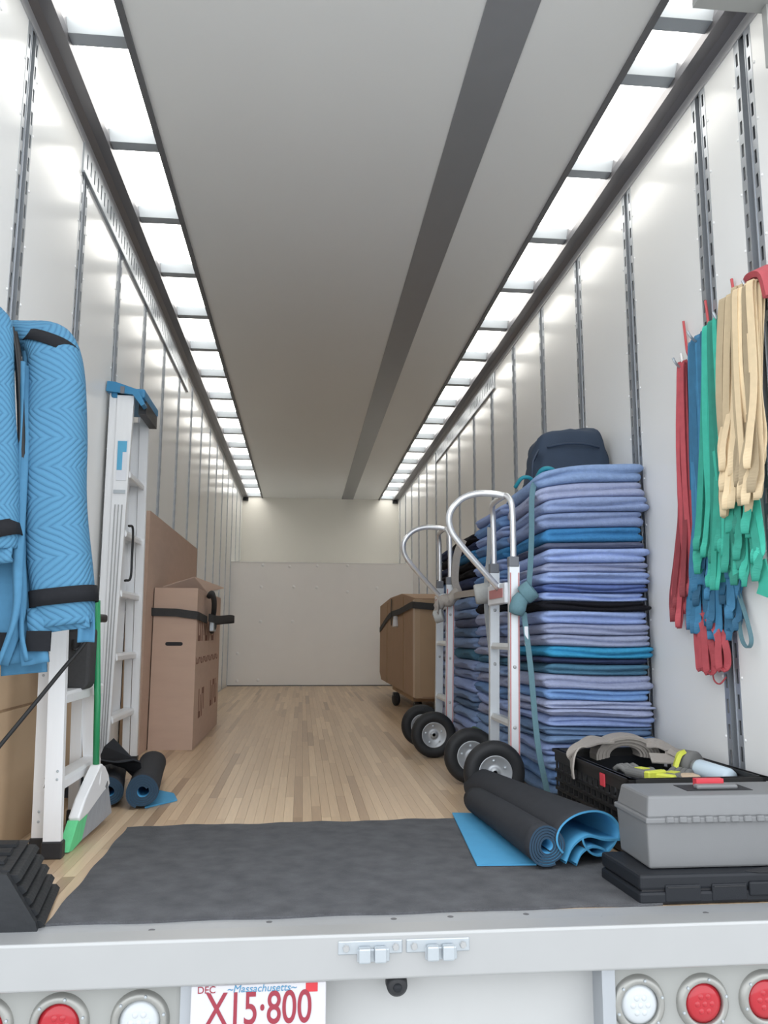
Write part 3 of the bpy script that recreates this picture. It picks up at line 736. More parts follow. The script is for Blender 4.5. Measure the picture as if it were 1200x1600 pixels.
# ------------------------------------------------------------------ hand trucks
def hand_truck(y0, y1, dx, label, hz=1.30):
    t = thing('hand_truck', label, 'hand truck', (.55+dx, (y0+y1)/2, 0), 'hand trucks beside the pad stacks')
    ym = (y0+y1)/2; xr = .625+dx
    for k, y in enumerate((y0, y1)):
        bm = B()
        # channel rail, slightly raked
        prism(bm, [(-.016, -.022), (.016, -.022), (.016, .022), (-.016, .022)], lambda u, v, w_: (xr+.018*w_/1.0+v, y+u, w_), .07, .985)
        r = obj('rail', bm, 'truck_alu', t)
        for s in (-1, 1):
            bm = B(); prism(bm, [(-.0025, 0), (.0025, 0), (.0025, 1), (-.0025, 1)], lambda u, v, w_: (xr+.018*(.09+v*.86)-.0+u+s*.018, y-.018+w_*1.0, .09+v*.86), 0, .003)
            obj('edge_stripe', bm, 'truck_red' if k == 0 else 'truck_alu', r)
        for z in (.30, .55, .8):
            bm = B(); lathe(bm, [(0, .006), (.006, .005), (.008, 0)], (xr+.018*z, y-.016, z), (0, -1, 0), 8); obj('rivet', bm, 'aluminium_bright', r)
        obj('collar', bevel(bbox(xr+.016-.022, xr+.016+.022, y-.02, y+.02, .975, 1.02), .004, 2), 'cap_grey', t)
    # handle: upright tubes joined over the top
    top = hz
    P = [(xr+.017, y0, .98), (xr+.018, y0, 1.10), (xr+.016, y0, top-.06), (xr+.006, y0+.03, top-.012), (xr, y0+.09, top), (xr, y1-.09, top), (xr+.006, y1-.03, top-.012), (xr+.016, y1, top-.06), (xr+.018, y1, 1.1), (xr+.017, y1, .98)]
    bm = B(); tube(bm, smoothpath(P, 6), .0135, 12); obj('upright_loop', bm, 'truck_tube', t, smooth=True)
    yl = y0 + .06
    P = [(xr+.006, yl, top-.003), (xr-.05, yl, top+.006), (xr-.13, yl, top+.005), (xr-.20, yl, top-.022), (xr-.25, yl, top-.085), (xr-.245, yl+.01, top-.155), (xr-.20, yl+.02, top-.22), (xr-.10, yl+.05, top-.325), (xr-.015, yl+.08, top-.41)]
    bm = B(); tube(bm, smoothpath(P, 7), .0145, 12); obj('grip_loop', bm, 'truck_tube', t, smooth=True)
    bm = B(); lathe(bm, [(0, .012), (.012, .01), (.014, 0)], (xr-.012, yl+.06, top-.40), (-.3, -1, .2), 12); obj('grip_bolt', bm, 'zinc', t)
    # cross members
    pz = top-.435
    pl_ = obj('name_plate', bevel(bbox(xr-.02, xr+.012, y0+.016, y1-.016, pz-.045, pz+.045), .004, 1), 'sticker_pale', t)
    bm = B(); box(bm, xr-.0225, xr-.020, y0+.05, y1-.06, pz-.018, pz+.022); obj('red_print', bm, 'truck_red', pl_)
    bm = B(); box(bm, xr-.018, xr+.008, y0-.0165+.034, y0+.0175+.02, pz-.03, pz+.03); obj('plate_end', bm, 'aluminium', pl_)
    for z in (.62, .30):
        bm = B(); prism(bm, [(-.02, 0), (.02, 0), (.02, .012), (.012, .028), (-.012, .028), (-.02, .012)], lambda u, v, w_: (xr+.018*z+u, w_, z+v), y0+.015, y1-.015); obj('cross_bar', bm, 'truck_alu', t)
    # toe plate and axle brackets
    obj('toe_plate', bevel(bbox(xr-.01, xr+.10, y0-.03, y1+.03, .0, .012), .003, 1), 'truck_alu', t)
    for y in (y0, y1):
        bm = B(); prism(bm, [(xr+.01, .06), (xr+.012, .20), (xr-.012, .20), (.53+dx-.02, .145), (.53+dx-.02, .11)], XZ, y-.012, y+.012); obj('axle_bracket', bm, 'truck_alu', t)
    wx = .530+dx; wz = .127
    bm = B(); tube(bm, [(wx, y0-.07, wz), (wx, y1+.07, wz)], .010, 10); obj('axle', bm, 'zinc', t)
    for y, s in ((y0-.052, -1), (y1+.052, 1)):
        tw = .036
        prof = [(.070, -.026), (.082, -.034), (.104, -tw), (.118, -.028), (.1265, -.010), (.1265, .010), (.118, .028), (.104, tw), (.082, .034), (.070, .026)]
        bm = B(); lathe(bm, prof + [prof[0]], (wx, y, wz), (0, 1, 0), 40); w_ = obj('wheel', bm, 'rubber_black', t, smooth=True)
        bm = B(); lathe(bm, [(0, -.018), (.018, -.018), (.020, -.006), (.034, -.004), (.040, -.010), (.056, -.012), (.066, -.026), (.071, -.026), (.071, .026), (.066, .026), (.056, .012), (.020, .006), (.018, .018), (0, .018)], (wx, y, wz), (0, 1, 0), 32)
        obj('hub', bm, 'hub_grey', w_, smooth=True)
        for k in range(5):
            a = 2*PI*k/5+.4; bm = B(); lathe(bm, [(0, .006), (.0055, .005), (.006, 0)], (wx+.047*math.cos(a), y-.010, wz+.047*math.sin(a)), (0, -1, 0), 6); obj('hub_bolt', bm, 'zinc', w_)
    return t
hand_truck(1.44, 1.80, 0., 'aluminium hand truck with red edged rail nearest the camera')
hand_truck(2.72, 3.08, -.045, 'farther aluminium hand truck standing before the dark pad stack', hz=1.315)

# strap rolls and webbing hung on the trucks
t = thing('strap_roll', 'teal webbing strap wound into a roll on the near hand truck', 'strap', (.66, 1.40, .76))
bm = B(); lathe(bm, [(.010, -.026), (.040, -.026), (.043, -.02), (.043, .02), (.040, .026), (.010, .026), (.010, -.026)], (.690, 1.388, .865), (.55, -.25, .45), 28); obj('wound_roll', bm, 'strap_teal', t, smooth=True)
bm = B(); lathe(bm, [(0, .05), (.02, .045), (.034, .02), (.036, -.02), (.03, -.045), (0, -.05)], (.648, 1.388, .815), (.3, -.1, 1), 20); obj('wrapped_end', bm, 'strap_teal', t, smooth=True)
bm = B(); ribbon(bm, smoothpath([(.80, 1.50, 1.375), (.745, 1.44, 1.345), (.722, 1.41, 1.27), (.716, 1.405, 1.12), (.705, 1.40, .97), (.695, 1.395, .89)], 6), (1, .3, 0), .026); obj('upper_webbing', bm, 'strap_teal', t)
bm = B(); ribbon(bm, smoothpath([(.672, 1.40, .78), (.685, 1.36, .55), (.70, 1.335, .25), (.735, 1.33, .05)], 6), (1, .3, 0), .026); obj('lower_webbing', bm, 'strap_teal', t)
obj('pale_tag', bbox(.668, .684, 1.378, 1.384, .64, .72, .002), 'sticker_pale', t)
t = thing('ratchet_strap', 'grey ratchet strap knotted round the far hand truck rails', 'strap', (.56, 2.67, .8))
bm = B(); ribbon(bm, smoothpath([(.505, 2.60, .80), (.52, 2.64, .86), (.56, 2.665, .895), (.60, 2.672, .90), (.64, 2.68, .92), (.62, 2.69, 1.0), (.64, 2.72, 1.15), (.69, 2.78, 1.25)], 6), [Vector((0, .2, 1))]*24+[Vector((1, .2, 0))]*19, .045, .005); obj('webbing', bm, 'strap_beige', t)
bm = B(); tube(bm, smoothpath([(.495, 2.66, .79), (.515, 2.665, .84), (.545, 2.655, .885), (.575, 2.65, .87), (.60, 2.65, .90), (.635, 2.65, .93)], 5), [.018]*5+[.03]*16+[.034]*5, 8); obj('knot', bm, 'strap_beige', t, smooth=True)
bm = B(); lathe(bm, [(.008, -.025), (.034, -.025), (.037, -.02), (.037, .02), (.034, .025), (.008, .025)], (.515, 2.64, .79), (1, -.4, .3), 20); obj('strap_end_roll', bm, 'strap_silver', t, smooth=True)
t = thing('ratchet_strap', 'silver grey ratchet strap with a hanging roll between the two hand trucks', 'strap', (.66, 2.0, .5))
bm = B(); lathe(bm, [(.008, -.04), (.045, -.04), (.05, -.03), (.05, .03), (.045, .04), (.008, .04)], (.615, 1.93, .885), (1, -.2, .15), 24); obj('strap_roll', bm, 'strap_silver', t, smooth=True)
bm = B(); ribbon(bm, smoothpath([(.665, 1.98, 1.22), (.655, 1.96, 1.08), (.635, 1.94, .94), (.63, 1.92, .8), (.645, 1.91, .6), (.66, 1.90, .3), (.68, 1.90, .06)], 5), (1, .3, 0), .024); obj('webbing', bm, 'strap_silver', t)
bm = B(); ribbon(bm, smoothpath([(.60, 1.93, .89), (.61, 2.2, .90), (.60, 2.5, .905), (.60, 2.64, .90)], 5), (0, .0, 1), .035); obj('cross_webbing', bm, 'strap_beige', t)
tag(obj('green_cloth', bevel(bbox(.70, .735, 2.50, 2.68, .115, .17), .012, 2), 'green_cloth'), 'crumpled dull green cloth tucked at the foot of the pad stacks', 'cloth')
bm = B(); ribbon(bm, smoothpath([(.712, 2.07, .72), (.700, 2.09, .62), (.695, 2.10, .50)], 4), (.2, 1, .3), .07, .008); tag(obj('black_strap', bm, 'black_cord'), 'short wide black strap hanging on the second pad stack', 'strap')

# ------------------------------------------------------------------ long carton on a dolly, right back
t = thing('furniture_carton', 'long brown cardboard carton strapped on a wheeled dolly at right', 'box', (.93, 6.2, .17))
bm = B(); prism(bm, [(4.68, .17), (7.6, .17), (7.78, .25), (7.74, 1.02), (6.6, 1.07), (5.6, 1.065), (4.70, .985)], YZ, .662, 1.19); obj('body', bm, 'kraft_shaded', t)
obj('front_face', bbox(.70, 1.17, 4.672, 4.69, .185, .97), 'kraft_lit', t)
obj('corner_tape', bbox(.657, .72, 4.674, 4.80, .175, .975), 'tape_tan', t)
for y in (5.45, 6.9): obj('side_tape', bbox(.657, .664, y, y+.06, .17, 1.03), 'cardboard_edge', t)
t = thing('furniture_dolly', 'low wooden dolly with black casters under the long carton', 'dolly', (.93, 5.6, 0))
obj('deck', bbox(.68, 1.16, 4.95, 6.55, .125, .168), 'cardboard_edge', t)
for (x, y) in ((.66, 6.05), (.74, 5.1), (1.1, 5.1), (1.1, 6.05)):
    bm = B(); lathe(bm, [(0, -.02), (.055, -.02), (.064, -.013), (.064, .013), (.055, .02), (0, .02)], (x, y, .064), (1, .35, 0), 24); c = obj('caster_wheel', bm, 'rubber_black', t, smooth=True)
    obj('caster_fork', bbox(x-.030, x+.030, y-.03, y+.045, .095, .127), 'plastic_black', c)
t = thing('tie_strap', 'grey tie strap round the upper part of the long carton', 'strap', (.66, 5.6, .85))
bm = B(); ribbon(bm, smoothpath([(.654, 7.7, .74), (.650, 6.6, .88), (.648, 5.7, .90), (.650, 4.9, .93), (.66, 4.66, .925), (.85, 4.655, .91)], 4), (0, 0, 1), .055, .004); obj('webbing', bm, 'strap_grey', t)
bm = B(); ribbon(bm, smoothpath([(.650, 6.4, 1.05), (.646, 6.4, .9), (.648, 6.38, .78)], 4), (0, 1, 0), .05, .004); obj('loose_end', bm, 'strap_grey', t)
bm = B(); tube(bm, [(.642, 5.95, .86), (.640, 5.93, .76)], [.022, .03], 8); obj('pale_tag', bm, 'sticker_pale', t)

# ------------------------------------------------------------------ left: cartons and flat boards
t = thing('mirror_carton', 'tall narrow brown carton with an open flap and a hand hole', 'box', (-1.03, 3.8, 0))
bm = B(); box(bm, -1.165, -.905, 3.08, 3.086, 0, .962); obj('front_side', bm, 'cardboard', t)
bm = B(); box(bm, -.911, -.905, 3.086, 4.50, 0, .962); rs_ = obj('long_side', bm, 'cardboard', t)
bm = B(); box(bm, -1.165, -1.159, 3.086, 4.50, 0, .962); obj('long_side', bm, 'cardboard', t)
bm = B(); box(bm, -1.165, -.905, 4.494, 4.50, 0, .962); obj('rear_side', bm, 'cardboard', t)
bm = B(); prism(bm, [(-1.12, 3.09), (-.905, 3.55), (-.905, 4.28), (-1.0, 4.30)], lambda u, v, w_: (u, v, .964+.095*(1-abs(v-3.75)/.7 if abs(v-3.75) < .7 else 0)*(1 if u < -.9 else 0)+w_), 0, .005)
bm.free(); bm = B()
v = [bm.verts.new(p) for p in ((-1.12, 3.10, .966), (-.91, 3.55, .962), (-.86, 4.25, 1.025), (-.965, 3.35, 1.045))]
v2 = [bm.verts.new((p.co.x, p.co.y, p.co.z+.006)) for p in v]
bm.faces.new((v[0], v[1], v[2], v[3])); bm.faces.new(v2[::-1])
for k_ in range(4): bm.faces.new((v[k_], v[(k_+1) % 4], v2[(k_+1) % 4], v2[k_]))
obj('open_flap', bm, 'cardboard', t)
obj('rear_flap', bbox(-1.16, -.91, 3.6, 4.49, .958, .963), 'cardboard', t)
bm = B(); prism(bm, [(-1.036+.041*cx+.011*math.cos(a), .624+.011*math.sin(a)) for cx, a in [(1, math.radians(d)) for d in range(-90, 91, 30)]+[(-1, math.radians(d)) for d in range(90, 271, 30)]], XZ, 3.0785, 3.08); obj('hand_hole', bm, 'slot_dark', t)
# flat print on the long side (too blurred to read: blocks of brown marks)
pr = random.Random(4)
for (za, zb, ya, yb, n_) in ((.64, .80, 3.16, 4.1, 5), (.50, .54, 3.12, 4.40, 11), (.16, .34, 3.30, 3.62, 2), (.18, .36, 3.95, 4.4, 3)):
    for k_ in range(n_):
        a = ya+(yb-ya)*k_/n_; b = a+(yb-ya)/n_*.72
        bm = B(); 
        box(bm, -.9052, -.9044, a, a+(b-a)*.28, za, zb); box(bm, -.9052, -.9044, a+(b-a)*.28, b, zb-(zb-za)*.22, zb) if k_ % 2 else box(bm, -.9052, -.9044, a+(b-a)*.28, b, za, za+(zb-za)*.22)
        box(bm, -.9052, -.9044, b-(b-a)*.25, b, za+(zb-za)*.22, zb-(zb-za)*.22)
        obj('print_mark', bm, 'print_brown', t)
def leaning_board(name, x, y0, y1, h, lab, m, th=.012):
    bm = B(); box(bm, x-th/2, x+th/2, y0, y1, 0, h); o = obj(name, bm, m); return tag(o, lab, 'cardboard')
leaning_board('cardboard_sheet', -1.183, 2.86, 5.05, 1.405, 'tall brown cardboard sheet standing behind the narrow carton', 'cardboard', .022)
leaning_board('cardboard_sheet', -1.210, 2.74, 4.9, 1.34, 'darker cardboard sheet against the wall behind the tall brown sheet', 'cardboard_edge', .018)
leaning_board('cardboard_sheet', -1.234, 2.66, 4.2, .80, 'low cardboard sheet closest to the wall behind the tall ladder', 'cardboard_light', .018)
# strap round the narrow carton
t = thing('tie_strap', 'grey tie strap pulled round the narrow carton with a buckle', 'strap', (-1.03, 3.2, .77))
bm = B(); ribbon(bm, [(-1.243, 2.62, .833), (-1.20, 2.80, .828), (-1.171, 3.066, .815), (-1.03, 3.066, .812), (-.902, 3.068, .795), (-.893, 3.12, .79), (-.893, 3.5, .775)], (0, 0, 1), .048, .004); obj('webbing', bm, 'strap_grey', t)
bm = B(); tube(bm, smoothpath([(-.885, 3.5, .93), (-.86, 3.45, .95), (-.85, 3.5, .90), (-.86, 3.6, .84), (-.87, 3.65, .79), (-.85, 3.55, .74), (-.87, 3.6, .70)], 5), .018, 7); obj('tangle', bm, 'strap_grey', t, smooth=True)
bm = B(); ribbon(bm, smoothpath([(-.87, 3.4, .79), (-.83, 3.55, .78), (-.78, 3.95, .795), (-.765, 4.1, .79), (-.80, 4.12, .785), (-.86, 3.7, .77)], 6), (0, 0, 1), .05, .005); obj('loop_end', bm, 'strap_grey', t)
obj('buckle', bevel(bbox(-.875, -.845, 3.48, 3.62, .70, .78), .006, 2), 'zinc', t)
# tan cardboard behind the short ladder
t = thing('flat_carton', 'tan flattened carton leaning on the left wall behind the short ladder', 'box', (-1.2, 1.1, 0))
obj('panel', bbox(-1.222, -1.19, .42, 1.72, 0, .438), 'cardboard_tan', t)
obj('upper_flap', bbox(-1.226, -1.196, .42, 1.70, .446, .66), 'cardboard_tan', t)
obj('fold_line', bbox(-1.224, -1.20, .42, 1.70, .436, .448), 'cardboard_edge', t)
obj('end_flap', bbox(-1.232, -1.224, .40, .70, .45, .70), 'cardboard_edge', t)

# ------------------------------------------------------------------ ladders
t = thing('step_ladder', 'tall folded aluminium step ladder with a blue top cap at left', 'ladder', (-1.16, 2.2, 0))
def raked(y, xa0, xb0, xa1, xb1, z0, z1, yw0, yw1=None, dy=0):
    bm = B()
    v = [(xa0, y, z0), (xb0, y, z0), (xb0, y+yw0, z0), (xa0, y+yw0, z0), (xa1, y+dy, z1), (xb1, y+dy, z1), (xb1, y+dy+yw0, z1), (xa1, y+dy+yw0, z1)]
    v = [bm.verts.new(p) for p in v]
    for q in ((0, 3, 2, 1), (4, 5, 6, 7), (0, 1, 5, 4), (1, 2, 6, 5), (2, 3, 7, 6), (3, 0, 4, 7)): bm.faces.new([v[i] for i in q])
    return bm
YN, YF = 1.98, 2.50
r1 = obj('front_rail', raked(YN, -1.190, -1.150, -1.192, -1.112, .03, 1.86, .028), 'ladder_alu', t)
for k_, fx in enumerate((.25, .5, .75)):
    xa, xb = -1.190+.040*fx, -1.1915+.066*fx
    obj('rail_rib', raked(YN-.004, xa-.0025, xa+.0025, xb-.0025, xb+.0025, .04, 1.30, .005), 'aluminium_bright', r1)
obj('rear_rail', raked(YN+.012, -1.226, -1.192, -1.232, -1.194, .03, 1.86, .024), 'ladder_alu', t)
obj('front_rail', raked(YF, -1.150, -1.115, -1.146, -1.100, .03, 1.82, .026, dy=-.19), 'ladder_alu', t)
obj('rear_rail', raked(YF, -1.19, -1.155, -1.20, -1.150, .03, 1.80, .026, dy=-.17), 'ladder_alu', t)
for z in (.30, .59, .89, 1.18, 1.47):
    yf = YF - .19*z/1.82
    bm = B(); prism(bm, [(-1.188, 0), (-1.112, 0), (-1.106, -.012), (-1.106, -.03), (-1.112, -.034), (-1.116, -.012), (-1.184, -.012), (-1.188, -.03)], lambda u, v, w_: (u-.034*(1-z/1.86)*(1 if u > -1.15 else 0), w_, z+v), YN+.02, yf+.01); obj('step', bm, 'ladder_alu', t)
bm = B(); box(bm, -1.205, -1.192, YN+.02, YF-.10, .25, 1.75); obj('rear_panel', bm, 'ladder_alu', t)
bm = B(); prism(bm, [(-1.244, 1.862), (-1.115, 1.848), (-1.072, 1.79), (-1.055, 1.80), (-1.09, 1.872), (-1.20, 1.908), (-1.24, 1.912)], XZ, YN-.02, YN+.05); cap = obj('top_cap', bm, 'ladder_blue', t)
obj('cap_top', bevel(bbox(-1.225, -1.06, YN+.0, 2.36, 1.835, 1.885), .012, 2), 'ladder_blue', cap)
obj('cap_socket', bbox(-1.175, -1.155, YN-.024, YN-.018, 1.850, 1.885), 'cap_grey', cap)
obj('cap_underside', bbox(-1.10, -1.062, YN+.06, 2.34, 1.77, 1.836), 'plastic_black', cap)
st = obj('sticker', raked(YN-.003, -1.178, -1.130, -1.180, -1.128, 1.42, 1.62, .002), 'sticker_pale', t)
obj('sticker_print', raked(YN-.0045, -1.176, -1.152, -1.177, -1.152, 1.47, 1.615, .001), 'sticker_blue', st)
obj('sticker_print', raked(YN-.0045, -1.152, -1.134, -1.152, -1.133, 1.56, 1.615, .001), 'sticker_blue', st)
obj('rail_clip', bbox(-1.186, -1.13, YN-.006, YN, 1.355, 1.372), 'zinc', t)
bm = B(); tube(bm, smoothpath([(-1.11, YN+.02, 1.20), (-1.098, YN+.06, 1.19), (-1.098, YN+.07, 1.05), (-1.098, YN+.06, .95), (-1.115, YN+.02, .935)], 5), .006, 8); obj('spreader_cord', bm, 'black_cord', t)
for (y, x) in ((YN, -1.168), (YF, -1.132), (YN, -1.21), (YF, -1.17)):
    obj('foot', bbox(x-.02, x+.02, y-.006, y+.034, 0, .05), 'plastic_black', t)

t = thing('step_ladder', 'short aluminium step ladder with black feet under the hanging blue pads', 'ladder', (-1.03, .95, 0))
SN, SF = .70, 1.20
obj('front_rail', raked(SN, -1.043, -.990, -1.062, -1.012, .04, .74, .026), 'ladder_alu', t)
obj('rear_rail', raked(SN+.05, -1.093, -1.058, -1.108, -1.072, .04, .74, .024), 'ladder_alu', t)
obj('front_rail', raked(SF, -1.045, -.992, -1.10, -1.035, .04, .72, .026, dy=-.04), 'ladder_alu', t)
obj('rear_rail', raked(SF-.03, -1.098, -1.062, -1.115, -1.075, .04, .72, .024), 'ladder_alu', t)
for z in (.235, .5):
    bm = B(); prism(bm, [(-1.058, 0), (-1.005, 0), (-1.0, -.01), (-1.0, -.035), (-1.008, -.038), (-1.010, -.01), (-1.052, -.01), (-1.058, -.03)], lambda u, v, w_: (u-.012*(z-.235), w_, z+v), SN+.02, SF+.005); obj('step', bm, 'ladder_alu', t)
obj('top_cap', bevel(bbox(-1.115, -1.0, SN+.01, SF-.0, .725, .755), .008, 2), 'plastic_black', t)
for (x0_, x1_, y) in ((-1.048, -.984, SN), (-1.099, -1.052, SN+.05), (-1.05, -.986, SF), (-1.102, -1.058, SF-.03)):
    obj('foot', bevel(bbox(x0_, x1_, y-.006, y+.034, 0, .052), .004, 1), 'plastic_black', t)
for (x, y, z) in ((-1.012, SN, .26), (-1.012, SN, .235), (-1.075, SN+.05, .13), (-1.075, SN+.05, .10), (-1.088, SN+.05, .60), (-1.088, SN+.05, .55)):
    bm = B(); lathe(bm, [(0, .003), (.003, .0025), (.0045, 0)], (x, y, z), (0, -1, 0), 8); obj('rivet', bm, 'zinc', t)
# black pouch hung on the short ladder
t = thing('tool_pouch', 'black cloth pouch hanging on the short ladder below the blue pads', 'bag', (-1.02, .98, .49))
bm = B(); 
prism(bm, [(-1.075, .50), (-1.0, .492), (-.985, .51), (-.985, .70), (-1.08, .70), (-1.082, .52)], XZ, .90, 1.0); bevel(bm, .012, 2); obj('body', bm, 'strap_grey', t)
bm = B(); tube(bm, smoothpath([(-1.04, .898, .66), (-1.03, .88, .63), (-1.015, .89, .64), (-1.01, .898, .67)], 4), .006, 6); obj('handle_loop', bm, 'black_cord', t)
# broom
t = thing('broom', 'upright broom with a green handle, white head and green and grey bristles', 'broom', (-.96, 1.0, 0))
bm = B(); tube(bm, [(-.966, 1.0, .19), (-.975, 1.0, .45), (-.995, 1.0, .80)], .0115, 12); obj('handle', bm, 'broom_green', t, smooth=True)
bm = B(); lathe(bm, [(.012, .0), (.018, -.01), (.02, -.05), (.018, -.06)], (-.966, 1.0, .225), (0, 0, 1), 16); obj('socket', bm, 'broom_white', t, smooth=True)
def brm(poly, x0b, x0t, th, zt): 
    bm = B()
    prism(bm, poly, lambda u, v, w_: (x0b + (x0t-x0b)*min(1, v/zt) + w_ + (u-1.0)*.055, u, v), -th, th); return bm
bm = brm([(.96, .215), (.985, .235), (1.015, .235), (1.04, .215), (1.10, .185), (1.125, .15), (1.115, .140), (1.05, .136), (.97, .122), (.90, .092), (.81, .085), (.80, .10), (.85, .150)], -.975, -.966, .018, .2); bevel(bm, .006, 2)
hd_ = obj('head', bm, 'broom_white', t)
bm = brm([(1.065, .150), (1.085, .165), (1.095, .150), (1.08, .138)], -.975, -.966, .0195, .2); obj('hang_hole', bm, 'plastic_grey', hd_)
bm = brm([(.805, .09), (.90, .097), (.885, .012), (.80, .0), (.76, .004)], -.985, -.972, .017, .1); obj('green_bristles', bm, 'bristle_green', t)
bm = brm([(.90, .097), (.97, .126), (1.05, .14), (1.12, .142), (1.185, .06), (1.215, .03), (1.05, .018), (.885, .012)], -.985, -.972, .017, .1); obj('grey_bristles', bm, 'bristle_grey', t)

# wheel chock
t = thing('wheel_chock', 'black ribbed rubber wheel chock by the sill at lower left', 'wheel chock', (-.98, .22, 0))
prof = [(-1.10, .001), (-.858, .001)]
steps = 5
for k_ in range(steps):
    a = k_/steps; b_ = (k_+.62)/steps; x_, z_ = -.858-.075*a, .001+.128*a; x2, z2 = -.858-.075*b_, .001+.128*b_
    prof += [(x_+.010, z_+.006), (x2+.010, z2), (x2-.012, z2+.002)]
prof += [(-.934, .131), (-1.10, .134)]
CH = lambda u, v, w: (u-.163*(w-.07), w, v)
bm = B(); prism(bm, prof, CH, .095, .385); obj('ribbed_body', bm, 'chock_rubber', t)
bm = B(); prism(bm, [(-1.10, .001), (-.861, .001), (-.866, .02), (-.938, .128), (-1.10, .131)], CH, .072, .096); obj('side_cheek', bm, 'chock_rubber', t)
for y in (.14, .22, .30):
    bm = B(); prism(bm, [(-1.10, .133), (-.955, .133), (-.958, .141), (-1.10, .141)], CH, y, y+.045); obj('top_rib', bm, 'chock_rubber', t)
# black cord
bm = B(); tube(bm, smoothpath([(-1.24, .36, .16), (-1.09, .40, .372), (-1.0, .42, .498), (-.94, .43, .582), (-.895, .445, .645), (-.87, .45, .69)], 6), .0058, 8); 
tag(obj('rope', bm, 'black_cord', smooth=True), 'black cord slanting down to the left wall below the blue pads', 'cord')

# ------------------------------------------------------------------ hanging quilted pads, left
def drape(t, name, path, wx, wy, m='quilt', n=28, ez=1.6, back=True, wav=0.):
    """soft sleeve: ellipse-like section (half-widths wx, wy per point) swept down a path, u round and v along in metres"""
    P = smoothpath(path, 8); K = len(path)-1
    bm = B(); uvl = bm.loops.layers.uv.new('UVMap'); rows = []; ulen = []; v = 0; vl = []
    for i, p in enumerate(P):
        f = i/(len(P)-1)*K; k = min(int(f), K-1); q = f-k
        a, b = wx[k]*(1-q)+wx[k+1]*q, wy[k]*(1-q)+wy[k+1]*q
        if i: v += (P[i]-P[i-1]).length
        vl.append(v); row = []
        tg = (P[min(i+1, len(P)-1)]-P[max(i-1, 0)]).normalized()
        ex = Vector((1, 0, 0)); ex = (ex - tg*ex.dot(tg)).normalized(); ey = tg.cross(ex)
        for j in range(n):
            an = 2*PI*j/n; c, s = math.cos(an), math.sin(an)
            c2 = math.copysign(abs(c)**.75, c); s2 = math.copysign(abs(s)**.75, s)
            wv = 1 + wav*math.sin(3*an+v*5) + .018*math.sin(v*17+an*2)
            row.append(bm.verts.new(p + ex*c2*a*wv + ey*s2*b*wv))
        rows.append(row)
    for i in range(len(rows)-1):
        for j in range(n):
            f = bm.faces.new((rows[i][j], rows[i][(j+1) % n], rows[i+1][(j+1) % n], rows[i+1][j])); f.smooth = True
            us = [j, j+1, j+1, j]; vs_ = [vl[i], vl[i], vl[i+1], vl[i+1]]
            for lp, u_, v_ in zip(f.loops, us, vs_): lp[uvl].uv = (u_/n*.46, v_)
    bm.faces.new(rows[0][::-1]); bm.faces.new(rows[-1])
    return obj(name, bm, m, t)
def sheet(t, name, path, wdir, w, m='quilt', th=.012):
    P = smoothpath(path, 6); bm = B(); uvl = bm.loops.layers.uv.new('UVMap'); rows = []; v = 0; n = 8; vl = []
    for i, p in enumerate(P):
        if i: v += (P[i]-P[i-1]).length
        vl.append(v); tg = (P[min(i+1, len(P)-1)]-P[max(i-1, 0)]).normalized()
        wd = Vector(wdir); wd = (wd-tg*wd.dot(tg)).normalized(); nn = tg.cross(wd)
        row = [bm.verts.new(p + wd*w*(k/n-.5) + nn*(th/2+.006*math.sin(k/n*7+v*9))) for k in range(n+1)] + [bm.verts.new(p + wd*w*(k/n-.5) + nn*(-th/2+.006*math.sin(k/n*7+v*9))) for k in range(n, -1, -1)]
        rows.append(row)
    q = len(rows[0])
    for i in range(len(rows)-1):
        for j in range(q):
            f = bm.faces.new((rows[i][j], rows[i][(j+1) % q], rows[i+1][(j+1) % q], rows[i+1][j])); f.smooth = True
            for lp, u_, v_ in zip(f.loops, (j, j+1, j+1, j), (vl[i], vl[i], vl[i+1], vl[i+1])): lp[uvl].uv = (u_/n*w, v_)
    bm.faces.new(rows[0][::-1]); bm.faces.new(rows[-1])
    return obj(name, bm, m, t)
t = thing('hanging_pad', 'blue chevron quilted pad hanging folded with black bands beside the ladder', 'moving pad', (-1.0, .38, .68), 'quilted pads hung at left')
main = [(-1.20, .52, 1.575), (-1.12, .46, 1.575), (-1.035, .42, 1.535), (-.998, .39, 1.44), (-.985, .38, 1.25), (-.968, .375, 1.0), (-.935, .372, .80), (-.922, .372, .705)]
drape(t, 'quilted_body', main, [.05, .06, .075, .078, .083, .085, .083, .078], [.05, .05, .055, .062, .066, .066, .062, .055])
def band(t, p, tg, a, b, h, rot=0):
    bm = B(); p = Vector(p); tg = Vector(tg).normalized(); ex = Vector((1, 0, 0)); ex = (ex-tg*ex.dot(tg)).normalized(); ey = tg.cross(ex); n = 32; rows = []
    for dz, k in ((-h/2, 1.0), (-h/2, 1.03), (h/2, 1.03), (h/2, 1.0)):
        rows.append([bm.verts.new(p + tg*dz + ex*math.copysign(abs(math.cos(2*PI*j/n))**.75, math.cos(2*PI*j/n))*a*k + ey*math.copysign(abs(math.sin(2*PI*j/n))**.75, math.sin(2*PI*j/n))*b*k) for j in range(n)])
    for i in range(3):
        for j in range(n): bm.faces.new((rows[i][j], rows[i][(j+1) % n], rows[i+1][(j+1) % n], rows[i+1][j]))
    return obj('black_band', bm, 'band_black', t, smooth=True)
band(t, (-1.022, .412, 1.515), (-.035, -.03, -.09), .082, .064, .04)
band(t, (-.933, .372, .785), (.12, 0, -1), .0875, .066, .046)
sheet(t, 'torn_hem', [(-.94, .345, .76), (-.932, .335, .72), (-.928, .34, .69)], (1, .1, 0), .16)
sheet(t, 'corner_hem', [(-.87, .36, .74), (-.862, .352, .70), (-.862, .355, .66)], (1, .3, 0), .045, m='quilt_plain')
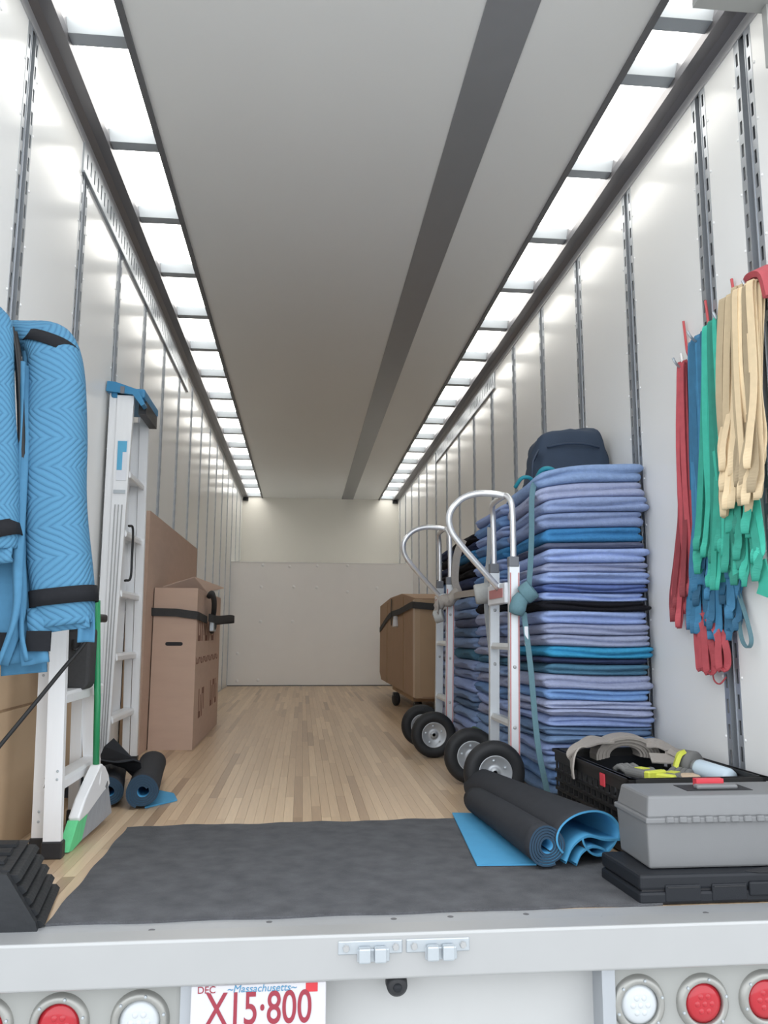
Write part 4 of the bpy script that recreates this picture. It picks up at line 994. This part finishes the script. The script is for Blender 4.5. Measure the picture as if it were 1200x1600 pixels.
sheet(t, 'inner_layer', [(-1.085, .40, 1.50), (-1.06, .36, 1.2), (-1.04, .34, .9), (-1.022, .33, .70), (-1.0, .33, .61)], (.25, 1, 0), .05, m='quilt_plain')
sheet(t, 'hanging_tab', [(-1.02, .35, .80), (-1.0, .34, .68), (-.985, .335, .60)], (1, .1, 0), .07, m='quilt_plain')
obj('tab_band', bbox(-1.012, -.948, .322, .331, .635, .69), 'band_black', t)
t = thing('hanging_pad', 'blue chevron quilted pad hanging at the left picture edge with black bands', 'moving pad', (-1.15, .33, .6), 'quilted pads hung at left')
main = [(-1.20, .36, 1.60), (-1.165, .31, 1.53), (-1.152, .285, 1.35), (-1.135, .28, 1.15), (-1.118, .28, .98), (-1.112, .282, .905)]
drape(t, 'quilted_body', main, [.05, .062, .075, .082, .082, .075], [.03, .035, .04, .042, .042, .038])
band(t, (-1.118, .28, .945), (.03, 0, -.1), .085, .045, .045)
sheet(t, 'torn_hem', [(-1.12, .262, .92), (-1.115, .25, .88), (-1.11, .262, .86)], (1, .1, 0), .15)
sheet(t, 'gap_shade', [(-1.11, .33, 1.55), (-1.085, .31, 1.45), (-1.06, .31, 1.25), (-1.045, .31, 1.05)], (.1, 1, 0), .03, m='black_cord', th=.004)  # black sheet standing in for the shade between the two pads
sheet(t, 'lower_layer', [(-1.13, .33, .95), (-1.105, .33, .8), (-1.09, .33, .68), (-1.085, .33, .60)], (1, .15, 0), .15, m='quilt_plain')
sheet(t, 'edge_layer', [(-1.075, .34, 1.45), (-1.05, .31, 1.15), (-1.035, .30, .9), (-1.03, .30, .74), (-1.065, .30, .60)], (.3, 1, 0), .04, m='quilt_plain')
obj('lower_band', bbox(-1.18, -1.062, .312, .322, .635, .685), 'band_black', t)
sheet(t, 'dark_layer', [(-1.06, .42, .72), (-1.045, .42, .62), (-1.04, .42, .57)], (1, .1, 0), .12, m='quilt_plain')

# ------------------------------------------------------------------ rubber bands on the right wall
BCOL = {'band_tan': (.66, .52, .33), 'band_green': (.04, .38, .28), 'band_blue': (.045, .19, .34), 'band_red': (.44, .075, .09)}
def band_bundle(label, m, n, y0, y1, ztop, zb0, zb1, yb0, yb1, xo, seed, w=.020, hook=True, hz=.1, xd=.045, mid=None, pinch=.5):
    r = random.Random(seed); yc = (y0+y1)/2
    t = thing('band_bundle', label, 'rubber bands', (W-xo, yc, zb0), 'rubber bands hung on the right wall')
    for k_ in range(n):
        f = (k_+.5)/n; ft = r.random()
        ya = y0+(y1-y0)*min(1, max(0, f+r.uniform(-.12, .12))); yb = yb0+(yb1-yb0)*min(1, max(0, f+r.uniform(-.15, .15)))
        zb = zb0+(zb1-zb0)*r.random(); x0 = W-xo-xd*r.uniform(.1, 1); x1 = W-xo-.003-xd*r.uniform(.15, 1.3)
        g = r.uniform(.012, .03); gx = r.uniform(.012, .035); zm = ztop+(zb-ztop)*r.uniform(.4, .6)
        ym = ya+(yb-ya)*.45+r.uniform(-.012, .012)
        zt = ztop - r.uniform(0, .012)
        P = [(x0+.01, ya, zt), (x0-.004, ya-.002, zt-.03), (x0-.004, ym, zm), (x1, yb-g*.8, zb+.10), (x1-gx*.4, yb-g*.75, zb+.03), (x1-gx*.2, yb-g*.1, zb), (x1+gx*.4, yb+g*.7, zb+.035), (x1+gx*.6, yb+g*.8, zb+.12), (x0+.006, ym+g*.5, zm+.02), (x0+.008, ya+.006, zt-.06), (x0+.012, ya+.003, zt-.004)]
        bm = B(); sm = smoothpath(P, 5); sh = r.choice((.6, .75, .9, 1.0, 1.1, 1.2))*r.uniform(.9, 1.1)
        wd = [Vector((.35, -1, .02)).lerp(Vector((1, -.25, 0)), .6*math.exp(-((p.z-zb)/.05)**2)) for p in sm]
        wk = w*r.uniform(.75, 1.15); ribbon(bm, sm, wd, [wk*(1-.22*math.exp(-((p.z-zb)/.022)**2)) for p in sm], .0035)
        obj('band', bm, m, t, smooth=False).color = tuple(c_*r.uniform(.55, 1.25) if False else c_*sh for c_ in BCOL[m])+(1,)
    # each bundle is gathered over its hook
    bm = B(); xs = W-.035
    tube(bm, smoothpath([(W-.002, yc+.02, ztop+.02), (W-.04, yc+.0, ztop-.012), (W-.075, yc-.02, ztop-.004), (W-.088, yc-.02, ztop+.02)], 4), .005, 8); obj('hook', bm, 'zinc', t)
    return t
tan = band_bundle('tan rubber band bundle nearest the camera on the right wall', 'band_tan', 30, .35, .505, 1.825, 1.06, 1.26, .36, .62, .055, 1, w=.027, xd=.055)
grn = band_bundle('green rubber band bundle between the tan and blue bundles', 'band_green', 38, .55, .70, 1.795, .84, 1.04, .46, .84, .035, 2, w=.027, xd=.040)
blu = band_bundle('blue rubber band bundle between the green and red bundles', 'band_blue', 38, .75, .885, 1.80, .66, .94, .66, .97, .016, 3, w=.026, xd=.030)
red = band_bundle('red rubber band bundle hanging lowest beside the blue bundle', 'band_red', 12, .93, .965, 1.74, .70, .84, .97, 1.10, .02, 5, w=.022, xd=.035)
bm = B(); 
for k_ in range(6):
    q = random.Random(k_+40); y = .74+.17*k_/5; zb = .55+q.uniform(0, .04); x_ = W-.03-q.uniform(0, .03)
    ribbon(bm, smoothpath([(W-.03, .95, .80), (x_, y+.03, .70), (x_-.008, y+.012, zb+.05), (x_-.01, y, zb), (x_+.01, y-.015, zb+.02), (x_+.006, y, .68), (W-.025, .93, .79)], 5), (.35, -1, 0), .028, .003)
obj('lower_bundle', bm, 'band_red', red, color=(*BCOL['band_red'], 1))
bm = B(); tube(bm, smoothpath([(W-.03, .86, .58), (W-.04, .84, .53), (W-.04, .80, .515), (W-.03, .77, .54)], 5), .003, 6); tube(bm, smoothpath([(W-.04, 1.08, .93), (W-.045, 1.10, .90), (W-.045, 1.115, .875), (W-.04, 1.08, .84), (W-.03, 1.05, .80)], 5), .004, 6)
obj('loose_cord', bm, 'band_red', red, color=(*BCOL['band_red'], 1))
bm = B(); ribbon(bm, smoothpath([(W-.03, .66, .84), (W-.035, .605, .74), (W-.04, .575, .67), (W-.04, .60, .645), (W-.035, .645, .68), (W-.03, .67, .80)], 6), (1, .2, 0), .016, .003); obj('dangling_loop', bm, 'strap_teal', blu)
bm = B(); ribbon(bm, smoothpath([(W-.06, .46, .92), (W-.06, .44, .85), (W-.065, .45, .81)], 5), (.3, -1, 0), .045, .006); obj('dangling_end', bm, 'band_green', grn, color=(*BCOL['band_green'], 1))
# red wire prongs standing above the bundles
for (y, z0_, z1_, lab, dy) in ((.956, 1.80, 1.93, 'red wire prong above the blue rubber bands', .012), (.771, 1.79, 1.94, 'red wire prong above the green rubber bands', .016), (.583, 1.82, 1.94, 'red wire prong above the tan rubber bands', .014)):
    bm = B(); tube(bm, [(W-.004, y-.006, z0_-.04), (W-.014, y, z0_), (W-.016, y+dy, z1_)], .0052, 8); lathe(bm, [(0, .003), (.012, .003), (.012, 0), (0, 0)], (W, y-.006, z0_-.04), (-1, 0, 0), 10)
    tag(obj('wire_prong', bm, 'hook_red', smooth=True), lab, 'hook', 'wire prongs on the right wall')
bm = B(); tube(bm, [(W-.004, 1.0, 1.72), (W-.012, 1.0, 1.76), (W-.014, 1.008, 1.81)], .004, 8); tag(obj('wire_prong', bm, 'bolt_white', smooth=True), 'short white wire prong above the red rubber bands', 'hook', 'wire prongs on the right wall')
bm = B(); ribbon(bm, smoothpath([(W-.03, .46, 1.84), (W-.05, .40, 1.865), (W-.05, .33, 1.84), (W-.045, .31, 1.75)], 5), (1, 0, .5), .06, .02)
tag(obj('red_strap', bm, 'band_red', color=(*BCOL['band_red'], 1)), 'dark red strap behind the tan rubber bands at the right edge', 'strap')

# ------------------------------------------------------------------ crate, toolbox, case
CZ = .235
ct = thing('storage_crate', 'black latticed plastic crate full of straps before the front pad stack', 'crate', (.972, .88, .0075), rotz=.03)
cw, cd = .222, .345
def lattice(fn, L, h, n, rows):
    bm = B(); th = .006
    def bx(a0, a1, b0, b1):
        vs_ = [bm.verts.new(fn(a, b, c)) for c in (-th, th) for a, b in ((a0, b0), (a1, b0), (a1, b1), (a0, b1))]
        for q in ((0, 3, 2, 1), (4, 5, 6, 7), (0, 1, 5, 4), (1, 2, 6, 5), (2, 3, 7, 6), (3, 0, 4, 7)): bm.faces.new([vs_[i] for i in q])
    bx(-L, L, 0, .02); bx(-L, L, h-.045, h)
    for r_ in range(1, rows): z = .02+(h-.065)*r_/rows; bx(-L, L, z-.005, z+.005)
    for r_ in range(rows):
        z0_, z1_ = .02+(h-.065)*r_/rows, .02+(h-.065)*(r_+1)/rows
        for k_ in range(n+1):
            a = -L + 2*L*(k_+(.5 if r_ % 2 else 0))/n
            if a > L: continue
            bx(max(-L, a-.005), min(L, a+.005), z0_, z1_)
    return bm
obj('side_panel', lattice(lambda a, b, c: (-cw+c, a, b), cd, CZ, 14, 5), 'crate_black', ct, local=True)
obj('side_panel', lattice(lambda a, b, c: (cw+c, a, b), cd, CZ, 14, 5), 'crate_black', ct, local=True)
obj('end_panel', lattice(lambda a, b, c: (a, -cd+c, b), cw, CZ, 9, 5), 'crate_black', ct, local=True)
obj('end_panel', lattice(lambda a, b, c: (a, cd+c, b), cw, CZ, 9, 5), 'crate_black', ct, local=True)
obj('bottom', bbox(-cw, cw, -cd, cd, 0, .008), 'crate_black', ct, local=True)
obj('inner_end', bbox(-cw+.01, cw-.01, cd-.014, cd-.008, .01, CZ-.03), 'case_black', ct, local=True)
obj('red_tag', bevel(bbox(-cw-.012, -cw-.006, -.16, -.12, CZ-.058, CZ-.015), .003, 2), 'red_plastic', ct, local=True)
for sx in (-1, 1):
    bm = B(); box(bm, *sorted((sx*(cw-.012), sx*(cw+.012))), -cd-.012, cd+.012, CZ-.012, CZ); obj('rim', bm, 'crate_black', ct, local=True)
for sy in (-1, 1):
    bm = B(); box(bm, -cw-.012, cw+.012, *sorted((sy*(cd-.012), sy*(cd+.012))), CZ-.012, CZ); obj('rim', bm, 'crate_black', ct, local=True)
# webbing heaped over the far end
t = thing('webbing_heap', 'grey brown webbing coiled over the back rim of the crate', 'strap', (.95, 1.15, .24))
for k_ in range(7):
    rr = .108-.0085*k_; bm = B(); P = []
    for i in range(15):
        a = math.radians(-8 + i*196/14); P.append((.985+math.cos(a)*rr*1.15, 1.13+.006*k_, .225+math.sin(a)*rr*.72))
    ribbon(bm, P, (0, 1, .05), .075+.008*(k_%2), .0078); obj('coil', bm, 'strap_beige', t)
bm = B(); ribbon(bm, smoothpath([(.91, 1.12, .285), (.86, 1.10, .285), (.815, 1.07, .28), (.765, 1.03, .268), (.738, 1.0, .25), (.726, .985, .21), (.727, .98, .17)], 5), (.25, 1, .1), .085, .006); obj('draped_end', bm, 'strap_beige', t)
bm = B(); ribbon(bm, smoothpath([(1.06, 1.10, .275), (1.10, 1.08, .275), (1.14, 1.04, .25), (1.12, .98, .235), (1.03, 1.0, .235)], 5), (.3, 1, .3), .08, .005); obj('folded_end', bm, 'strap_beige', t)
bm = B(); ribbon(bm, smoothpath([(.80, 1.12, .262), (.86, 1.14, .288), (.92, 1.14, .28)], 5), (.1, 1, .1), .08, .006); obj('flat_turn', bm, 'strap_beige', t)
# things in the crate
bm = B(); NU_, NV_ = 14, 18; g_ = []
for j_ in range(NV_+1):
    g_.append([bm.verts.new((.785+.375*i_/NU_, .585+.44*j_/NV_, .178+.012*math.sin(i_*1.1+j_*.7)+.010*math.sin(j_*1.7-i_*.4))) for i_ in range(NU_+1)])
for j_ in range(NV_):
    for i_ in range(NU_): bm.faces.new((g_[j_][i_], g_[j_][i_+1], g_[j_+1][i_+1], g_[j_+1][i_]))
ret = bmesh.ops.extrude_face_region(bm, geom=list(bm.faces)); 
for v_ in ret['geom']:
    if isinstance(v_, bmesh.types.BMVert): v_.co.z = .018
tag(obj('packing_cloth', bm, 'case_black', smooth=False), 'dark folded cloth filling the crate under the gloves', 'cloth')
def glove(loc, rot, label):
    t = thing('work_glove', label, 'glove', loc, 'work gloves in the crate', rot)
    bm = B(); box(bm, -.04, .04, -.05, .05, -.012, .018); bevel(bm, .012, 2); obj('palm', bm, 'glove_grey', t, local=True)
    for k_ in range(4):
        bm = B(); L_ = (.055, .065, .06, .045)[k_]; tube(bm, smoothpath([(-.03+.02*k_, .04, .004), (-.03+.02*k_, .04+L_*.6, .016), (-.03+.02*k_, .04+L_, .004)], 3), .0105, 8); obj('finger', bm, 'glove_grey', t, local=True, smooth=True)
    bm = B(); tube(bm, smoothpath([(.035, -.02, .0), (.06, .01, .006), (.065, .035, .0)], 3), .0115, 8); obj('thumb', bm, 'glove_grey', t, local=True, smooth=True)
    bm = B(); box(bm, -.043, .043, -.075, -.048, -.014, .02); bevel(bm, .005, 1); obj('cuff', bm, 'yellow_lime', t, local=True)
    bm = B(); box(bm, -.012, .02, -.02, .02, .016, .0205); obj('knuckle_patch', bm, 'yellow_lime', t, local=True)
glove((.91, .80, .212), .4, 'grey work glove with lime trim on the left in the crate')
glove((1.0, .76, .205), -.9, 'grey work glove with lime trim on the right in the crate')
t = thing('tape_measure', 'lime and grey tool with a curved grip lying in the crate', 'tool', (1.09, .86, .2))
bm = B(); lathe(bm, [(0, -.03), (.04, -.03), (.048, -.02), (.048, .02), (.04, .03), (0, .03)], (1.115, .86, .232), (.5, -1, 0), 24); obj('body', bm, 'glove_grey', t, smooth=True)
bm = B(); ribbon(bm, smoothpath([(1.04, .84, .19), (1.05, .84, .225), (1.07, .85, .262), (1.09, .86, .275)], 5), (.3, 1, 0), .03, .014); obj('lime_grip', bm, 'yellow_lime', t)
t = thing('spray_can', 'pale blue and grey can lying in the crate by its right rim', 'can', (1.13, .76, .2))
bm = B(); lathe(bm, [(0, 0), (.03, 0), (.032, .006), (.032, .13), (.026, .145), (0, .147)], (1.115, .80, .228), (.35, -1, -.1), 24); obj('can_body', bm, 'spray_label', t, smooth=True)
bm = B(); lathe(bm, [(0, -.018), (.026, -.018), (.028, 0), (.0, .001)], (1.115, .80, .228), (.35, -1, -.1), 24); obj('cap', bm, 'plastic_grey', t, smooth=True)
bm = B(); box(bm, 1.01, 1.08, .70, .76, .19, .222); bevel(bm, .012, 2); tag(obj('wood_scrap', bm, 'skin_tan'), 'pale tan cloth scrap between the gloves in the crate', 'cloth')

# black case
t = thing('tool_case', 'flat black plastic tool case under the grey toolbox', 'tool case', (.88, .24, .0))
def case_half(z0, z1, inset):
    bm = B(); prism(bm, [(.607+inset, .122+inset), (1.17-inset, .122+inset), (1.17-inset, .36), (.592+inset, .36)], XY, z0, z1); bevel(bm, .008, 2); return bm
obj('lower_shell', case_half(.001, .034, 0), 'case_black', t)
obj('upper_shell', case_half(.036, .075, .002), 'case_black', t)
obj('seam', bbox(.615, 1.16, .128, .35, .030, .040), 'slot_dark', t)
for x in (.72, .845):
    l = obj('latch', bevel(bbox(x-.045, x+.050, .1195, .126, .008, .050), .004, 2), 'case_black', t)
    obj('latch_lip', bbox(x-.04, x+.045, .118, .121, .043, .046), 'plastic_black', l)
obj('carry_grip', bevel(bbox(.90, 1.10, .116, .126, .018, .054), .006, 2), 'case_black', t)
bm = B(); prism(bm, [(.90, .135), (.93, .122), (1.02, .122), (1.04, .15), (.97, .165)], XY, .0745, .077); obj('top_recess', bm, 'slot_dark', t)
# grey toolbox
t = thing('toolbox', 'grey plastic toolbox with a folding handle on the black case', 'toolbox', (.89, .27, .076))
def frust(x0, x1, y0, y1, z0, z1, dx, dy, bv=.006):
    bm = B(); v = [bm.verts.new(p) for p in ((x0, y0, z0), (x1, y0, z0), (x1, y1, z0), (x0, y1, z0), (x0-dx, y0-dy, z1), (x1+dx, y0-dy, z1), (x1+dx, y1+dy, z1), (x0-dx, y1+dy, z1))]
    for q in ((0, 3, 2, 1), (4, 5, 6, 7), (0, 1, 5, 4), (1, 2, 6, 5), (2, 3, 7, 6), (3, 0, 4, 7)): bm.faces.new([v[i] for i in q])
    if bv: bevel(bm, bv, 2)
    return bm
obj('body', frust(.656, 1.125, .168, .368, .0765, .200, .006, .006), 'plastic_grey', t)
ld = obj('lid', frust(.652, 1.129, .160, .376, .204, .260, -.010, -.014, .007), 'plastic_grey', t)
obj('rim', bevel(bbox(.646, 1.135, .155, .381, .192, .207), .004, 2), 'plastic_grey', t)
for k_ in range(12):
    x = .70+k_*.036; obj('hinge_lug', bevel(bbox(x, x+.022, .149, .157, .194, .210), .003, 1), 'plastic_grey', t)
obj('handle_recess', bbox(.80, .99, .232, .318, .2595, .2612), 'slot_dark', ld)
obj('carry_handle', bevel(bbox(.835, .955, .245, .272, .2605, .273), .005, 2), 'plastic_grey', t)
obj('red_badge', bbox(.85, .93, .278, .300, .261, .2835), 'red_plastic', t)
